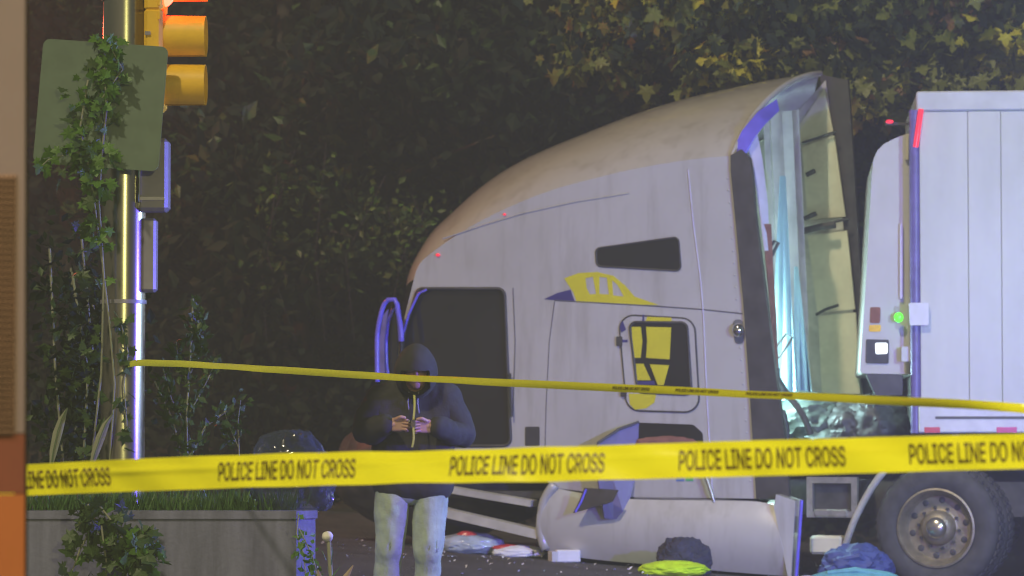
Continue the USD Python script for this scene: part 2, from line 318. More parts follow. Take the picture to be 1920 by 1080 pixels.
obj('undergrowth', scatter(pos, 0.17, r=r), M['leaf_dark'], kind='stuff', label='dark tangled undergrowth along the foot of the slope behind the truck', cat='undergrowth')

# ---- autumn tree hanging over the truck
t = thing('autumn_tree', 'autumn tree with yellow and rust leaves overhanging the truck and trailer', 'tree', (4.3, 31.2, float(height(4.3, 31.2))))
base = np.array([4.3, 31.2, float(height(4.3, 31.2))]); r = np.random.default_rng(8)
wood, tips = branches(np.zeros(3), 8.2, 0.2, 6, 2.5, r, lo=0.6)
limbs = []; tips = []
for (px, py, d) in [(1230, 20, 30.6), (1330, 70, 30.2), (1420, 30, 29.6), (1290, 120, 31.0), (1480, 95, 30.0), (1560, 40, 29.4), (1610, 120, 29.2), (1640, 150, 28.9), (1700, 60, 29.8), (1760, 110, 29.6),
                     (1790, 55, 29.2), (1860, 140, 29.6), (1900, 60, 29.5), (1830, 20, 29.9), (1960, 120, 29.6), (2030, 60, 29.8), (1380, -60, 30.2), (1520, -80, 30.0), (1680, -70, 30.0), (1850, -90, 30.0), (2000, -60, 30), (1200, -70, 30.7),
                     (1740, 170, 30.4), (1540, 130, 30.6), (1430, 140, 31.0), (1180, 100, 31.6), (1250, 90, 31.2)]:
    e = P(px, py, d) - base; f = r.uniform(0.45, 0.9); s = np.array([0, 0, 8.2 * f * 0.8]); q = np.linspace(0, 1, 6)[:, None]
    pts = s * (1 - q) + e * q + np.array([0, 0, 0.5]) * (4 * q * (1 - q)) + r.normal(0, 0.04, (6, 3)) * q
    limbs.append(tube(pts, 0.045 * (1 - 0.8 * q[:, 0]), 5)); tips.append(pts)
obj('trunk', cat(wood, limbs), M['bark'], t, smooth=True)
def spray(tips, per, rad, leaf, mt, seed, pick, tm=MAPLE):
    r = np.random.default_rng(seed); pos = []
    for i, p in enumerate(tips):
        for c in (p[-1], p[-1] * 0.8 + p[-2] * 0.2, 0.5 * p[-1] + 0.5 * p[-2]):
            if r.random() > pick: continue
            k = int(per * r.uniform(0.5, 1.5)); c = c + r.normal(0, 0.14, 3)
            pos.append(c + r.normal(size=(k, 3)) * rad * np.array([1.3, 0.8, 0.5]))
    obj('leaf_spray', scatter(np.vstack(pos), leaf, tm, up=(0, -0.2, -0.9), facing=0.5, droop=(-.3, -0.9, 0.7), r=r), mt, t)
for k in range(95):                                                       # twigs that fill the canopy between the limbs
    px, py = r.uniform(1170, 2060), r.uniform(-110, 175); py -= 60 * (px < 1400) * r.random() + max(0, (1420 - px) * 0.12)
    e = P(px, py, r.uniform(28.9, 31.4)) - base; near = min(tips[:27], key=lambda p: np.linalg.norm(p[-1] - e)); q = np.linspace(0, 1, 4)[:, None]; tips.append(near[-2] * (1 - q) + e * q)
spray(tips, 105, 0.22, 0.155, M['leaf_olive'], 1, 0.8)
spray(tips, 120, 0.15, 0.15, M['leaf_gold'], 2, 0.42)
spray(tips, 30, 0.15, 0.16, M['leaf_rust'], 3, 0.16)
spray(tips, 60, 0.34, 0.16, M['leaf_dark'], 4, 0.85, DIAMOND)

# ------------------------------------------------------------------ retaining wall, planting bed, pole with its signs
YW = 17.0
zt = float(P(300, 958, YW)[2]); xc = float(P(556, 958, YW)[0])
def prism(poly, z0, z1):
    m = trimesh.creation.extrude_polygon(Polygon(poly), z1 - z0); m.apply_translation([0, 0, z0]); return m
wl = [(-6.5, YW), (xc, YW), (xc + 0.095, YW + 0.12), (xc - 0.40, YW + 5.5), (xc - 0.62, YW + 5.5), (xc - 0.12, YW + 0.26), (-6.5, YW + 0.26)]
wt = thing('retaining_wall', 'low grey concrete retaining wall with stained face below the grass', 'wall')
obj('wall_body', prism(wl, -0.3, zt - 0.0428), M['concrete'], wt)
cop = np.array(wl); cop[:3, 1] -= 0.012; cop[2:4, 0] += 0.012
obj('coping', prism(cop, zt - 0.0425, zt), M['concrete'], wt)
bed = [(-6.5, YW + 0.263), (xc - 0.124, YW + 0.263), (xc - 0.624, YW + 5.5), (-6.5, YW + 5.5)]
obj('planting_bed', prism(bed, -0.3, zt - 0.03), M['soil'], kind='structure')
r = np.random.default_rng(31); n = 2600
gx = r.uniform(-3.7, xc - 0.02, n); gy = YW + 0.1 + r.gamma(1.2, 0.22, n)
obj('verge_grass', scatter(np.column_stack([gx, gy, np.full(n, zt - 0.01)]), 0.115, BLADE, up=(0, -0.1, 1), facing=0.72, r=r), M['grass'], kind='stuff', label='short green grass along the top of the concrete wall', cat='grass')

YP = 17.7
pole_x, pole_r = float(P(231, 600, YP)[0]), 0.125
pt = thing('signal_pole', 'tall dark metal signal pole wrapped in vines at the left', 'pole', (pole_x, YP, zt - 0.03))
obj('shaft', tube([(0, 0, 0), (0, 0, 2.0), (0, 0, 4.2)], [pole_r, pole_r * .985, pole_r * .97], 40), M['pole'], pt, smooth=40)
obj('base_flange', cat(cyl((0, 0, 0), (0, 0, 0.05), 0.2, 24), [cyl((0.165 * math.cos(a), 0.165 * math.sin(a), 0.05), (0.165 * math.cos(a), 0.165 * math.sin(a), 0.10), 0.016, 6) for a in np.arange(4) * 1.571]), M['pole'], pt)
for z in (1.18, 1.95, 2.9, 3.02):
    obj('steel_band', cyl((0, 0, z), (0, 0, z + 0.022), pole_r + 0.006, 40), M['greybox'], pt, smooth=40)
# sign (seen from behind) in front of the pole
YS = YP - 0.24
c = [P(78, 72, YS), P(312, 88, YS), P(300, 322, YS - .05), P(66, 306, YS - .05)]
def plate(c, t, bulge=0.0, rad=0.04):
    c = np.array(c); o = c.mean(0); ux = c[1] - c[0]; w = np.linalg.norm(ux); ux /= w; uy = c[0] - c[3]; uy -= ux * (uy @ ux); h = np.linalg.norm(uy); uy /= h; nz = np.cross(ux, uy)
    pg = Polygon([(-w/2+rad, -h/2+rad), (w/2-rad, -h/2+rad), (w/2-rad, h/2-rad), (-w/2+rad, h/2-rad)]).buffer(rad)
    m = trimesh.creation.extrude_polygon(pg, t); V = m.vertices.copy(); V[:, 2] -= t / 2
    m.vertices = o + V[:, :1] * ux + V[:, 1:2] * uy + V[:, 2:] * nz; return m
st = thing('road_sign', 'square grey green sign plate seen from behind, half hidden by ivy', 'sign')
obj('plate', plate(c, 0.006), M['signback'], st)
sc = np.mean(c, 0)
for dz in (-0.16, 0.17):
    obj('bracket', box((sc[0] + 0.06, YS + 0.058, sc[2] + dz), (0.34, 0.09, 0.035)), M['greybox'], st)
for dz in (-0.16, 0.17):
    for dx in (-0.05, 0.06):
        obj('bolt', cyl((sc[0] + dx, YS - .012, sc[2] + dz), (sc[0] + dx, YS + .002, sc[2] + dz), .012, 8), M['greybox'], st)
# traffic signal head facing right: tunnel visors seen from the side
hx = float(P(292, 100, YP)[0]); sgm = 1.0 / (F / YP)
sg = thing('traffic_signal', 'yellow traffic signal with its red lamp lit, side on beside the pole', 'traffic light', (hx, YP, float(P(292, 100, YP)[2])))
for i, yc in enumerate((-24, 68, 160)):
    zc = (100 - yc) * sgm; R = 0.120
    hs = obj('section', box((0, 0, zc), (0.105, 0.285, 0.292 if i else 0.30), bevel=0.02), M['signal'], sg)
    a = np.linspace(math.radians(-34), math.radians(214), 34) if i == 0 else np.linspace(math.radians(-75), math.radians(255), 40)
    xs = np.linspace(0.05, 0.285, 6); rr = R * (1 - 0.02 * np.linspace(0, 1, 6))
    G = np.stack([np.stack([np.full_like(a, x), rr[k] * np.cos(a), zc + rr[k] * np.sin(a) * 0.98], 1) for k, x in enumerate(xs)], 0)
    if i: G[:, :, 0] += 0.0
    obj('visor', grid(G, 0.004), M['signal'], sg, smooth=50)
    ln = trimesh.creation.icosphere(subdivisions=2, radius=R * 0.9); ln.vertices = ln.vertices * [0.55 if i == 0 else 0.28, 1, 1] + [0.052, 0, zc]
    for dz in (-.10, .10): obj('hinge', cyl((.035, -.148, zc + dz - .022), (.035, -.148, zc + dz + .022), .009, 8), M['signal'], sg)
    obj('latch', box((-.03, -.147, zc), (.03, .014, .02)), M['greybox'], sg)
    obj('lens', ln, M['redlens'] if i == 0 else M['darklens'], sg, smooth=True, label='lit red lens' if i == 0 else None)
obj('cable', tube(smooth_curve([(-.03, .1, -.20), (-.10, .05, -.30), (pole_x - hx + pole_r * .95, .02, -.22)], 8), .010, 6), M['dark'], sg, smooth=True)
obj('mount_arm', cyl((-0.05, 0, 0.05), (pole_x - hx + pole_r * 0.9, 0, 0.05), 0.024, 12), M['greybox'], sg)
# pedestrian signal box and push button housing on the right of the pole
c0, c1 = P(262, 262, YP), P(318, 398, YP)
w, h = c1[0] - c0[0], c0[2] - c1[2]
pb = thing('control_box', 'rounded pale grey control box just below the sign, right of the pole', 'box', ((c0[0] + c1[0]) / 2, YP - 0.02, c1[2]))
obj('cabinet', box((0, 0, h / 2), (w, 0.16, h), bevel=0.02), M['greybox'], pb)
obj('clasp', box((0.0, -0.085, h * 0.17), (w * 0.8, 0.012, 0.018)), M['chrome'], pb)
obj('hinge', cyl((-w / 2 + 0.012, -0.085, 0.05), (-w / 2 + 0.012, -0.085, h - 0.05), 0.008, 8), M['chrome'], pb)
c0, c1 = P(268, 410, YP), P(294, 548, YP)
w, h = c1[0] - c0[0], c0[2] - c1[2]
pc = thing('conduit_housing', 'narrow violet grey housing on the pole, under the rounded control box', 'box', ((c0[0] + c1[0]) / 2, YP, c1[2]))
obj('housing', box((0, 0, h / 2), (w, 0.12, h), bevel=0.015), M['greybox'], pc)
obj('clamp', box((-0.04, 0, h * 0.3), (0.05, 0.05, 0.03)), M['dark'], pc); obj('clamp', box((-0.04, 0, h * 0.75), (0.05, 0.05, 0.03)), M['dark'], pc)

# ---- plants on the bed
def plant(name, label, cat_, stems, lv, group=None, leafmat='leaf_mid', stemmat='stem'):
    b = np.asarray(stems[0][0]); t = thing(name, label, cat_, b, group=group)
    obj('stem', cat([tube(np.asarray(s) - b, rad, 6) for s, rad in [(x[:-1], x[-1]) for x in stems]]), M[stemmat], t, smooth=True)
    for nm, m in lv.items(): m.apply_translation(-b); obj('foliage', m, M[nm], t)
    return t
def stemline(pix, d, rad): return [P(x, y, dd) for (x, y), dd in zip(pix, np.broadcast_to(d, len(pix)))] + [rad]
def along(s, k, jit, r, f0=0.0):
    p = np.array(s[:-1]); t = r.uniform(f0, 1, k) * (len(p) - 1); i = np.minimum(t.astype(int), len(p) - 2); f = (t - i)[:, None]
    return p[i] * (1 - f) + p[i + 1] * f + r.normal(0, 1, (k, 3)) * jit
r = np.random.default_rng(41)
# ivy over the sign and pole
iv = [stemline([(170, 880), (190, 700), (195, 520), (185, 380), (190, 300), (200, 200), (195, 100)], [17.6, 17.5, 17.5, 17.45, 17.38, 17.36, 17.37], 0.007),
      stemline([(205, 880), (215, 720), (205, 600), (190, 480), (170, 330), (150, 240), (165, 150)], [17.6, 17.52, 17.5, 17.5, 17.38, 17.36, 17.36], 0.006),
      stemline([(200, 300), (140, 285), (90, 300), (70, 320)], 17.36, 0.004), stemline([(180, 200), (230, 130), (205, 85), (190, 80)], 17.36, 0.004), stemline([(225, 600), (240, 660), (232, 720), (238, 800)], 17.50, 0.005)]
lv = np.vstack([along(iv[0], 60, (0.05, 0.03, 0.06), r, 0.55), along(iv[1], 70, (0.06, 0.03, 0.07), r, 0.5), along(iv[2], 16, (0.04, 0.02, 0.03), r), along(iv[3], 40, (0.04, 0.02, 0.03), r)])
lv[:, 1] = np.minimum(lv[:, 1], 17.44)
lw = np.vstack([along(iv[0], 60, (0.06, 0.05, 0.1), r, 0.0) - [.08, 0, 0], along(iv[1], 30, (0.05, 0.05, 0.1), r, 0.0) - [.06, 0, 0], along(iv[4], 26, (0.02, 0.02, 0.06), r)])
plant('ivy', 'bright green ivy climbing over the sign and up the signal pole', 'ivy', iv,
      {'leaf_ivy': scatter(lv, 0.075, MAPLE, up=(0, -.2, -1), facing=.5, droop=(0, -1.4, .3), r=r), 'leaf_mid': scatter(lw, 0.08, MAPLE, up=(0, -.2, -1), facing=.5, droop=(0, -1, .4), r=r)})
# shrub left of the pole
sh = [stemline([(120 + 18 * i, 880), (118 + 20 * i + int(r.integers(-15, 15)), 700), (90 + 26 * i + int(r.integers(-20, 20)), 420 + int(r.integers(0, 160)))], 18.6 + r.uniform(-.3, .3), 0.008) for i in range(6)]
ps = np.vstack([along(s, 260, (0.10, 0.16, 0.10), r, 0.0) for s in sh])
plant('shrub', 'dark leafy shrub growing behind the pole at the far left', 'shrub', sh, {'leaf_dark': scatter(ps, 0.075, r=r), 'leaf_mid': scatter(np.vstack([along(s, 45, (0.12, 0.14, 0.10), r) for s in sh]), 0.07, r=r)})
# broad pale blades at the foot of the shrub
bl = [stemline([(95, 880), (104, 830), (122, 770)], 17.5, 0.004), stemline([(170, 880), (182, 840), (205, 780)], 17.5, 0.004)]
def broad(pix, d, wpx):
    c = np.array([P(x, y, d) for x, y in pix]); n = len(c); w = wpx * d / F * np.sin(np.linspace(0.25, 3.0, n))
    return grid(np.stack([c + np.array([1, 0.2, 0]) * w[:, None] * k + np.array([0, 0.35, 0]) * abs(k) * w[:, None] for k in (-1, -0.33, 0.33, 1)], 1))
for pix, lab in (([(95, 880), (100, 845), (108, 810), (116, 785), (126, 765)], 'broad pale green leaf blade standing alone at the far left above the tape'), ([(170, 880), (178, 850), (188, 820), (198, 795), (212, 775)], 'broad pale green leaf blade leaning towards the foot of the signal pole')):
    t = thing('broad_blade', lab, 'leaf', P(*pix[0], 17.45)); m = broad(pix, 17.45, 9); m.apply_translation(-P(*pix[0], 17.45)); obj('blade', m, M['stem'], t, smooth=True)
    m = tube([p - P(*pix[0], 17.45) + np.array([0, -0.004, 0]) for p in [P(x, y, 17.45) for x, y in pix]], 0.0022, 5); obj('midrib', m, M['grass'], t)
# tall branching weed right of the pole
wd = [stemline([(352, 890), (350, 780), (356, 680), (362, 560)], 18.0, 0.006), stemline([(345, 880), (325, 790), (290, 715)], 18.0, 0.0055), stemline([(355, 860), (385, 800), (425, 770)], 17.9, 0.006),
      stemline([(350, 800), (322, 750), (305, 690)], 18.1, 0.004), stemline([(352, 780), (380, 730), (405, 680)], 18.0, 0.004), stemline([(355, 720), (335, 680), (330, 640)], 18.0, 0.003), stemline([(357, 700), (378, 660), (380, 620)], 18.1, 0.003), stemline([(360, 640), (372, 610), (374, 585)], 18.0, 0.0025)]
plant('tall_weed', 'tall spindly weed with pale branching stems, right of the signal pole', 'weed', wd, {'leaf_mid': scatter(np.vstack([along(s, 60, 0.02, r) for s in wd]), 0.06, up=(0, 0, 1), facing=.4, r=r)})
wd = [stemline([(450, 890), (446, 790), (452, 740)], 18.4, 0.004), stemline([(448, 840), (430, 800), (420, 770)], 18.4, 0.003)]
plant('small_weed', 'small dim weed between the tall weed and the plastic bag', 'weed', wd, {'leaf_mid': scatter(np.vstack([along(s, 40, 0.03, r) for s in wd]), 0.055, r=r)})
# creeper hanging in front of the wall
cr = [stemline([(165, 945), (175, 985), (150, 1030), (130, 1090), (120, 1200)], 16.75, 0.006), stemline([(180, 940), (220, 990), (235, 1030), (240, 1100)], 16.7, 0.006), stemline([(190, 985), (200, 1060), (190, 1200)], 16.65, 0.006), stemline([(235, 1030), (265, 1020), (280, 1050)], 16.65, 0.004)]
plant('creeper', 'leafy creeper hanging down the wall face at the lower left', 'creeper', cr,
      {'leaf_mid': scatter(np.vstack([along(s, 55, (0.06, 0.04, 0.05), r) for s in cr]), 0.085, MAPLE, droop=(0, -.9, .4), r=r), 'leaf_ivy': scatter(np.vstack([along(cr[3], 30, (0.04, 0.03, 0.04), r), along(cr[1], 14, (0.05, .03, .04), r, .5), along(cr[0], 14, (0.04, .03, .03), r)]), 0.08, MAPLE, droop=(0, -1, .3), r=r)})
ce = [stemline([(560, 965), (556, 1000), (570, 1040), (575, 1100)], 16.93, 0.004), stemline([(560, 990), (585, 1040), (600, 1100)], 16.85, 0.004)]
plant('wall_weed', 'green weed trailing down the corner at the right end of the wall', 'weed', ce, {'leaf_ivy': scatter(np.vstack([along(s, 45, (0.025, 0.03, 0.03), r, .2) for s in ce]), 0.05, r=r)})
sd = [stemline([(622, 1250), (621, 1090), (616, 1010)], 16.4, 0.013)]
t = plant('seed_stalk', 'pale stalk topped by a round white seed head near the wall end', 'stalk', sd, {'grass': scatter(along(sd[0], 5, 0.015, r, .0), 0.10, BLADE, up=(.3, 0, 1), facing=.6, r=r)})
hd = blob(P(614, 1006, 16.4) - P(622, 1250, 16.4), (0.026, 0.026, 0.024), 2, 3, 0.3, 6); obj('seed_head', hd, M['seed'], t, smooth=True)
for pix, lab in (([(625, 1150), (636, 1110), (648, 1082), (662, 1060)], 'curled dry tan leaf sticking up beside the seed stalk, right one'), ([(612, 1150), (606, 1115), (602, 1090), (596, 1068)], 'thin dry tan leaf beside the seed stalk, left one')):
    b = P(*pix[0], 16.3); t = thing('dry_leaf', lab, 'leaf', b); m = broad(pix, 16.3, 8); m.apply_translation(-b); obj('blade', m, M['dry'], t, smooth=True)
    obj('petiole', tube([(0, 0, -0.3), (0, 0, 0)], 0.004, 6), M['stem'], t)

sp_ = [stemline([(500 + 55 * i, 640), (505 + 55 * i + int(r.integers(-60, 60)), 480), (500 + 56 * i + int(r.integers(-80, 80)), 270 + 14 * i + int(r.integers(-30, 60)))], 32.4 + r.uniform(-.3, .3), 0.005) for i in range(8)]
plant('sapling', 'thin sapling thicket with glossy leaves against the dark slope, left of the cab', 'sapling', sp_, stemmat='navycloth', lv={'leaf_mid': scatter(np.vstack([along(q, 60, (.16, .2, .12), r, .35) for q in sp_]), .10, r=r), 'leaf_ivy': scatter(np.vstack([along(q, 12, (.10, .2, .08), r, .5) for q in sp_]), .10, r=r)})
# crumpled clear plastic bag on the wall end
b = P(545, 958, 17.25); t = thing('plastic_bag', 'crumpled clear plastic bag slumped on the right end of the wall', 'bag', b)
def crumple(rad, seed, amp=0.3, freq=2.2, fold=0.06, sub=4):
    m = trimesh.creation.icosphere(subdivisions=sub); v = m.vertices.copy()
    a = np.asarray(meshkit.fbm(v * freq + seed)); q = np.asarray(meshkit.fbm(v * freq * 3 + seed + 40))
    m.vertices = v * (1 + amp * a + fold * np.sign(q) * np.abs(q) ** 0.5 * 2)[:, None] * np.asarray(rad); return m
m = crumple((0.165, 0.13, 0.19), 3.0, 0.5, 2.6, 0.16); m.apply_translation([0, 0, 0.17]); v = m.vertices.copy(); v[:, 2] = np.maximum(v[:, 2], 0.0); m.vertices = v; obj('bag_body', m, M['plastic'], t, smooth=25)
for x, dz in ((-0.13, -0.02), (-0.06, 0.0), (0.06, -0.01)): obj('bag_tuft', tube([(x, -0.04, 0.28), (x * 1.15, -0.05, 0.36 + dz), (x * 0.9 + 0.05, -0.05, 0.345 + dz)], [0.03, 0.016, 0.008], 7), M['plastic'], t, smooth=True)

# ------------------------------------------------------------------ the truck
PSI = math.radians(22); O = np.array([P(1755, 990, 25.0)[0], 25.0, 0.0]); ZW = float(P(1755, 990, 25.0)[2])
RX = np.array([math.cos(PSI), -math.sin(PSI), 0]); AW = np.array([math.sin(PSI), math.cos(PSI), 0])
def L(px, py, w=0.0):                                                    # truck-local point (x to the rear, y away, z up) on the plane w metres inside the near side
    rr = ray(px, py); t = ((O - CAM) @ AW + w) / (rr @ AW); p = CAM + rr * t - O
    return np.array([p @ RX, p @ AW, p[2]])
def side(pix, w0, w1, holes=(), cham=0.0):
    """A panel with the outline seen in the side plane, from depth w0 to w1."""
    q = lambda pp: [(L(x, y)[0], L(x, y)[2]) for x, y in pp]
    pg = Polygon(q(pix), [q(h) for h in holes]).buffer(0)
    m = trimesh.creation.extrude_polygon(pg, w1 - w0); v = m.vertices
    m.vertices = np.column_stack([v[:, 0], w0 + v[:, 2], v[:, 1]]); m.fix_normals() if m.is_watertight else m.invert(); return m
def rounded(pix, rpx):
    pg = Polygon(pix); return list(pg.buffer(-rpx).buffer(rpx, 6).exterior.coords)[:-1]
def ring(pix, rad, w, closed=True, n=7):
    p = np.array([L(x, y, w) for x, y in pix]); p = np.vstack([p, p[:2]]) if closed else p
    return tube(p, rad, n, caps=not closed)
TW = 2.3
tk = thing('semi_truck', 'white sleeper cab semi truck torn open at the back', 'truck', O, -PSI)
sh_px = smooth_curve([(776, 524), (786, 496), (815, 470), (850, 445), (900, 415), (960, 386), (1030, 358), (1100, 338), (1200, 315), (1290, 300), (1372, 292)], 60)
sk_px = smooth_curve([(768, 556), (782, 492), (808, 440), (850, 398), (900, 353), (960, 312), (1030, 278), (1100, 250), (1200, 212), (1300, 182), (1400, 160), (1470, 146), (1535, 138)], 60)
door_hole = rounded([(783, 541), (946, 541), (958, 836), (752, 836), (752, 640)], 14)
outline = [tuple(p) for p in sh_px] + [(1395, 560), (1420, 935), (1180, 932), (1040, 915), (975, 855), (742, 855), (740, 690), (752, 620)]
obj('side_panel', side(outline, 0.0, 0.05, [door_hole]), M['cab'], tk)
# roof: from the near shoulder over the ridge to the far side
Nn = np.array([L(x, y) for x, y in sh_px]); u = np.linspace(0, 1, 60); wr = 1.15 + 0.95 * sst(0.15, 1.0, u)
Rr = np.array([L(x, y, w) for (x, y), w in zip(sk_px, wr)])
rows = []
for f in np.linspace(0, 1, 13):
    ph = f * math.pi / 2; kw = 0.55 * (1 - math.cos(ph)) + 0.45 * f; kz = 0.6 * math.sin(ph) + 0.4 * f
    row = Nn * (1 - f) + Rr * f; row[:, 1] = wr * kw; row[:, 2] = Nn[:, 2] + (Rr[:, 2] - Nn[:, 2]) * kz; rows.append(row)
for f in np.linspace(0, 1, 8)[1:]:
    row = Rr.copy(); row[:, 1] = wr + (TW - wr) * math.sin(f * math.pi / 2); row[:, 0] = Rr[:, 0] * (1 - f) + Nn[:, 0] * f
    row[:, 2] = Rr[:, 2] - (Rr[:, 2] - Nn[:, 2]) * 0.35 * (1 - math.cos(f * math.pi / 2)); rows.append(row)
G = np.stack(rows, 0)
rf = grid(G, 0.03)
if (rf.face_normals[:200, 2].mean()) < 0: rf = grid(G[::-1], 0.03)
obj('roof', rf, M['cab'], tk, smooth=40)
# far side wall, front wall and floor close the shell
top = G[-1]; fw = np.stack([top, np.column_stack([top[:, 0], np.full(60, TW), np.full(60, 1.05)])], 0)
obj('far_panel', grid(fw, 0.03), M['cab'], tk)
fr = G[:, 0]; obj('windscreen', grid(np.stack([fr, np.column_stack([fr[:, 0] - 0.28, fr[:, 1], np.full(len(fr), 1.15)])], 0), 0.02), M['glass'], tk)
xr, xf = L(1420, 935)[0], L(800, 800)[0]
obj('cab_floor', box(((xr + xf) / 2, TW / 2, L(1300, 935)[2] + 0.02), (xr - xf, TW - 0.12, 0.06)), M['dark'], tk)
obj('bulkhead', box((L(1250, 600)[0], TW / 2, 2.3), (0.04, TW - 0.15, 2.5)), M['lining'], tk)
# windows
dw = obj('door_window', side(door_hole, 0.03, 0.04), M['glass'], tk)
obj('frame', ring(door_hole, 0.014, -0.004), M['rubber'], dw, smooth=True)
obj('drip_rail', ring([(752, 640), (766, 590), (785, 550), (800, 543)], 0.012, -0.022, False), M['blue_glow_paint'], dw, smooth=True)  # blue light along the door frame painted into the rail
sw = rounded([(1117, 466), (1272, 444), (1277, 508), (1119, 499)], 9)
q = obj('upper_window', side(sw, -0.006, 0.0), M['glass'], tk); obj('frame', ring(sw, 0.008, -0.004), M['rubber'], q, smooth=True)
hb = rounded([(1160, 590), (1302, 598), (1312, 773), (1176, 769)], 26)
hatch = obj('side_hatch', side(hb, -0.012, 0.0), M['cab'], tk); obj('seal', ring(hb, 0.009, -0.006), M['rubber'], hatch, smooth=True)
hw = rounded([(1180, 604), (1288, 605), (1297, 740), (1196, 735)], 12)
obj('window', side(hw, -0.018, -0.0125), M['glass'], hatch); obj('frame', ring(hw, 0.012, -0.017), M['rubber'], hatch, smooth=True)
def decal(pix, w, m, parent, name='decal', t=0.003, **kw): return obj(name, side(pix, w - t, w), M[m], parent, **kw)
for pp in ([(1186, 613), (1203, 613), (1206, 640), (1203, 671), (1191, 671), (1187, 640)], [(1213, 613), (1260, 614), (1257, 674), (1213, 671), (1215, 640)], [(1194, 682), (1208, 682), (1222, 713), (1196, 713)], [(1220, 683), (1256, 685), (1246, 722), (1235, 722)]):
    decal(pp, -0.0185, 'decal_yellow', hatch)
decal([(1180, 738), (1232, 738), (1228, 755), (1212, 766), (1192, 768), (1182, 758)], -0.0125, 'decal_yellow', hatch)
decal([(1215, 594), (1260, 596), (1260, 603), (1212, 602)], -0.0125, 'decal_yellow', hatch)
decal([(1163, 612), (1168, 600), (1175, 618), (1166, 624)], -0.0125, 'decal_navy', hatch); decal([(1167, 637), (1178, 637), (1178, 642), (1167, 642)], -0.0125, 'decal_navy', hatch)
decal([(1196, 715), (1228, 714), (1230, 722), (1198, 722)], -0.0185, 'decal_navy', hatch); decal([(1206, 590), (1209, 590), (1209, 604), (1205, 604)], -0.0125, 'decal_navy', hatch)
helm = [(1058, 522), (1085, 512), (1120, 510), (1150, 517), (1172, 535), (1190, 556), (1236, 572), (1180, 571), (1082, 567), (1075, 548)]
holes = [[(1098, 522), (1112, 519), (1118, 551), (1106, 552), (1100, 540)], [(1124, 519), (1138, 521), (1142, 552), (1124, 551)], [(1148, 526), (1158, 534), (1170, 556), (1150, 554)]]
obj('decal', side(helm, -0.004, 0, holes), M['decal_yellow'], tk, label='yellow helmet shaped vinyl emblem')
decal([(1020, 561), (1046, 549), (1070, 543), (1078, 566)], -0.001, 'decal_navy', tk, label='dark blue wedge of the side emblem')
decal([(1268, 889), (1283, 889), (1283, 902), (1268, 902)], -0.001, 'decal_blue', tk); decal([(1286, 889), (1300, 889), (1300, 902), (1286, 902)], -0.001, 'decal_green', tk)
# seams and ledges of the side
obj('seam', ring([(1040, 563), (1200, 572), (1316, 580), (1392, 588)], 0.006, -0.001, False, 5), M['seam'], tk)
obj('seam', ring([(1290, 318), (1300, 420), (1313, 520), (1318, 580), (1326, 760), (1336, 930)], 0.006, -0.003, False, 5), M['ledge'], tk, smooth=True)
obj('seam', ring([(962, 540), (966, 640), (962, 780)], 0.005, -0.001, False, 5), M['seam'], tk)
obj('roof_rib', ring([(830, 448), (900, 424), (980, 400), (1080, 378), (1180, 362)], 0.007, -0.003, False, 5), M['cab'], tk, smooth=True)
obj('marker_lamp', blob(L(821, 478, -0.01), (0.02, 0.012, 0.014), 1, 1, 0.0), M['redlamp'], tk, smooth=True); obj('marker_lamp', blob(L(946, 402, -0.01), (0.014, 0.010, 0.01), 1, 1, 0.0), M['redlamp'], tk, smooth=True)
obj('grab_handle', ring([(957, 700), (958, 740), (960, 782)], 0.009, -0.04, False), M['rubber'], tk, smooth=True)
for f in np.linspace(0.04, 0.97, 26):
    px_, py_ = 1362 + 46 * f, 310 + 610 * f; obj('rivet', blob(L(px_, py_, -.002), (.009, .005, .009), 1, 0, 0.0), M['cab'], tk, smooth=True)
obj('seam', ring([(1040, 565), (1030, 640), (1024, 760), (1022, 850)], 0.004, -0.001, False, 5), M['seam'], tk)
for (ax, ay) in ((1164, 640), (1172, 735)): obj('hatch_hinge', side(rounded([(ax - 7, ay - 9), (ax + 4, ay - 9), (ax + 4, ay + 9), (ax - 7, ay + 9)], 2), -.02, -.002), M['rubber'], tk)
obj('vent', side(rounded([(985, 800), (1012, 800), (1012, 836), (985, 836)], 3), -.006, 0), M['rubber'], tk)
# latch knob on a dark plate shaped as its cast shadow
lt = obj('latch', side(rounded([(1374, 600), (1393, 598), (1395, 645), (1378, 645)], 8), -0.006, 0), M['seam'], tk); obj('knob', blob(L(1384, 619, -0.03), (0.05, 0.05, 0.06), 3, 0, 0.0), M['chrome'], lt, smooth=True)
# open luggage compartment, its lid swung out, loose flap
oc = rounded([(1188, 792), (1300, 796), (1318, 812), (1320, 880), (1190, 880)], 10)
ob = obj('luggage_opening', side(oc, -0.008, 0.0), M['glass'], tk); obj('torn_lining', blob(L(1250, 832, -0.02), (0.22, 0.03, 0.05), 3, 5, 0.5, 4), M['clutter'], ob, smooth=30)
a, b_ = L(1196, 795, -0.01), L(1122, 832, -0.22)
lidg = np.stack([np.stack([L(1198, 793, -.01), L(1196, 850, -.01), L(1190, 900, -.012), L(1172, 972, -.10)]), np.stack([L(1160, 806, -.10), L(1152, 850, -.12), L(1150, 900, -.12), L(1150, 974, -.13)]), np.stack([L(1120, 832, -.22), L(1119, 860, -.22), L(1122, 905, -.22), L(1134, 972, -.17)])])
ld = obj('luggage_lid', grid(lidg[::-1], 0.02), M['lid'], tk); obj('edge_trim', tube([L(1198, 791, -.015), L(1160, 805, -.105), L(1120, 831, -.225)], 0.012, 7), M['rubber'], ld)
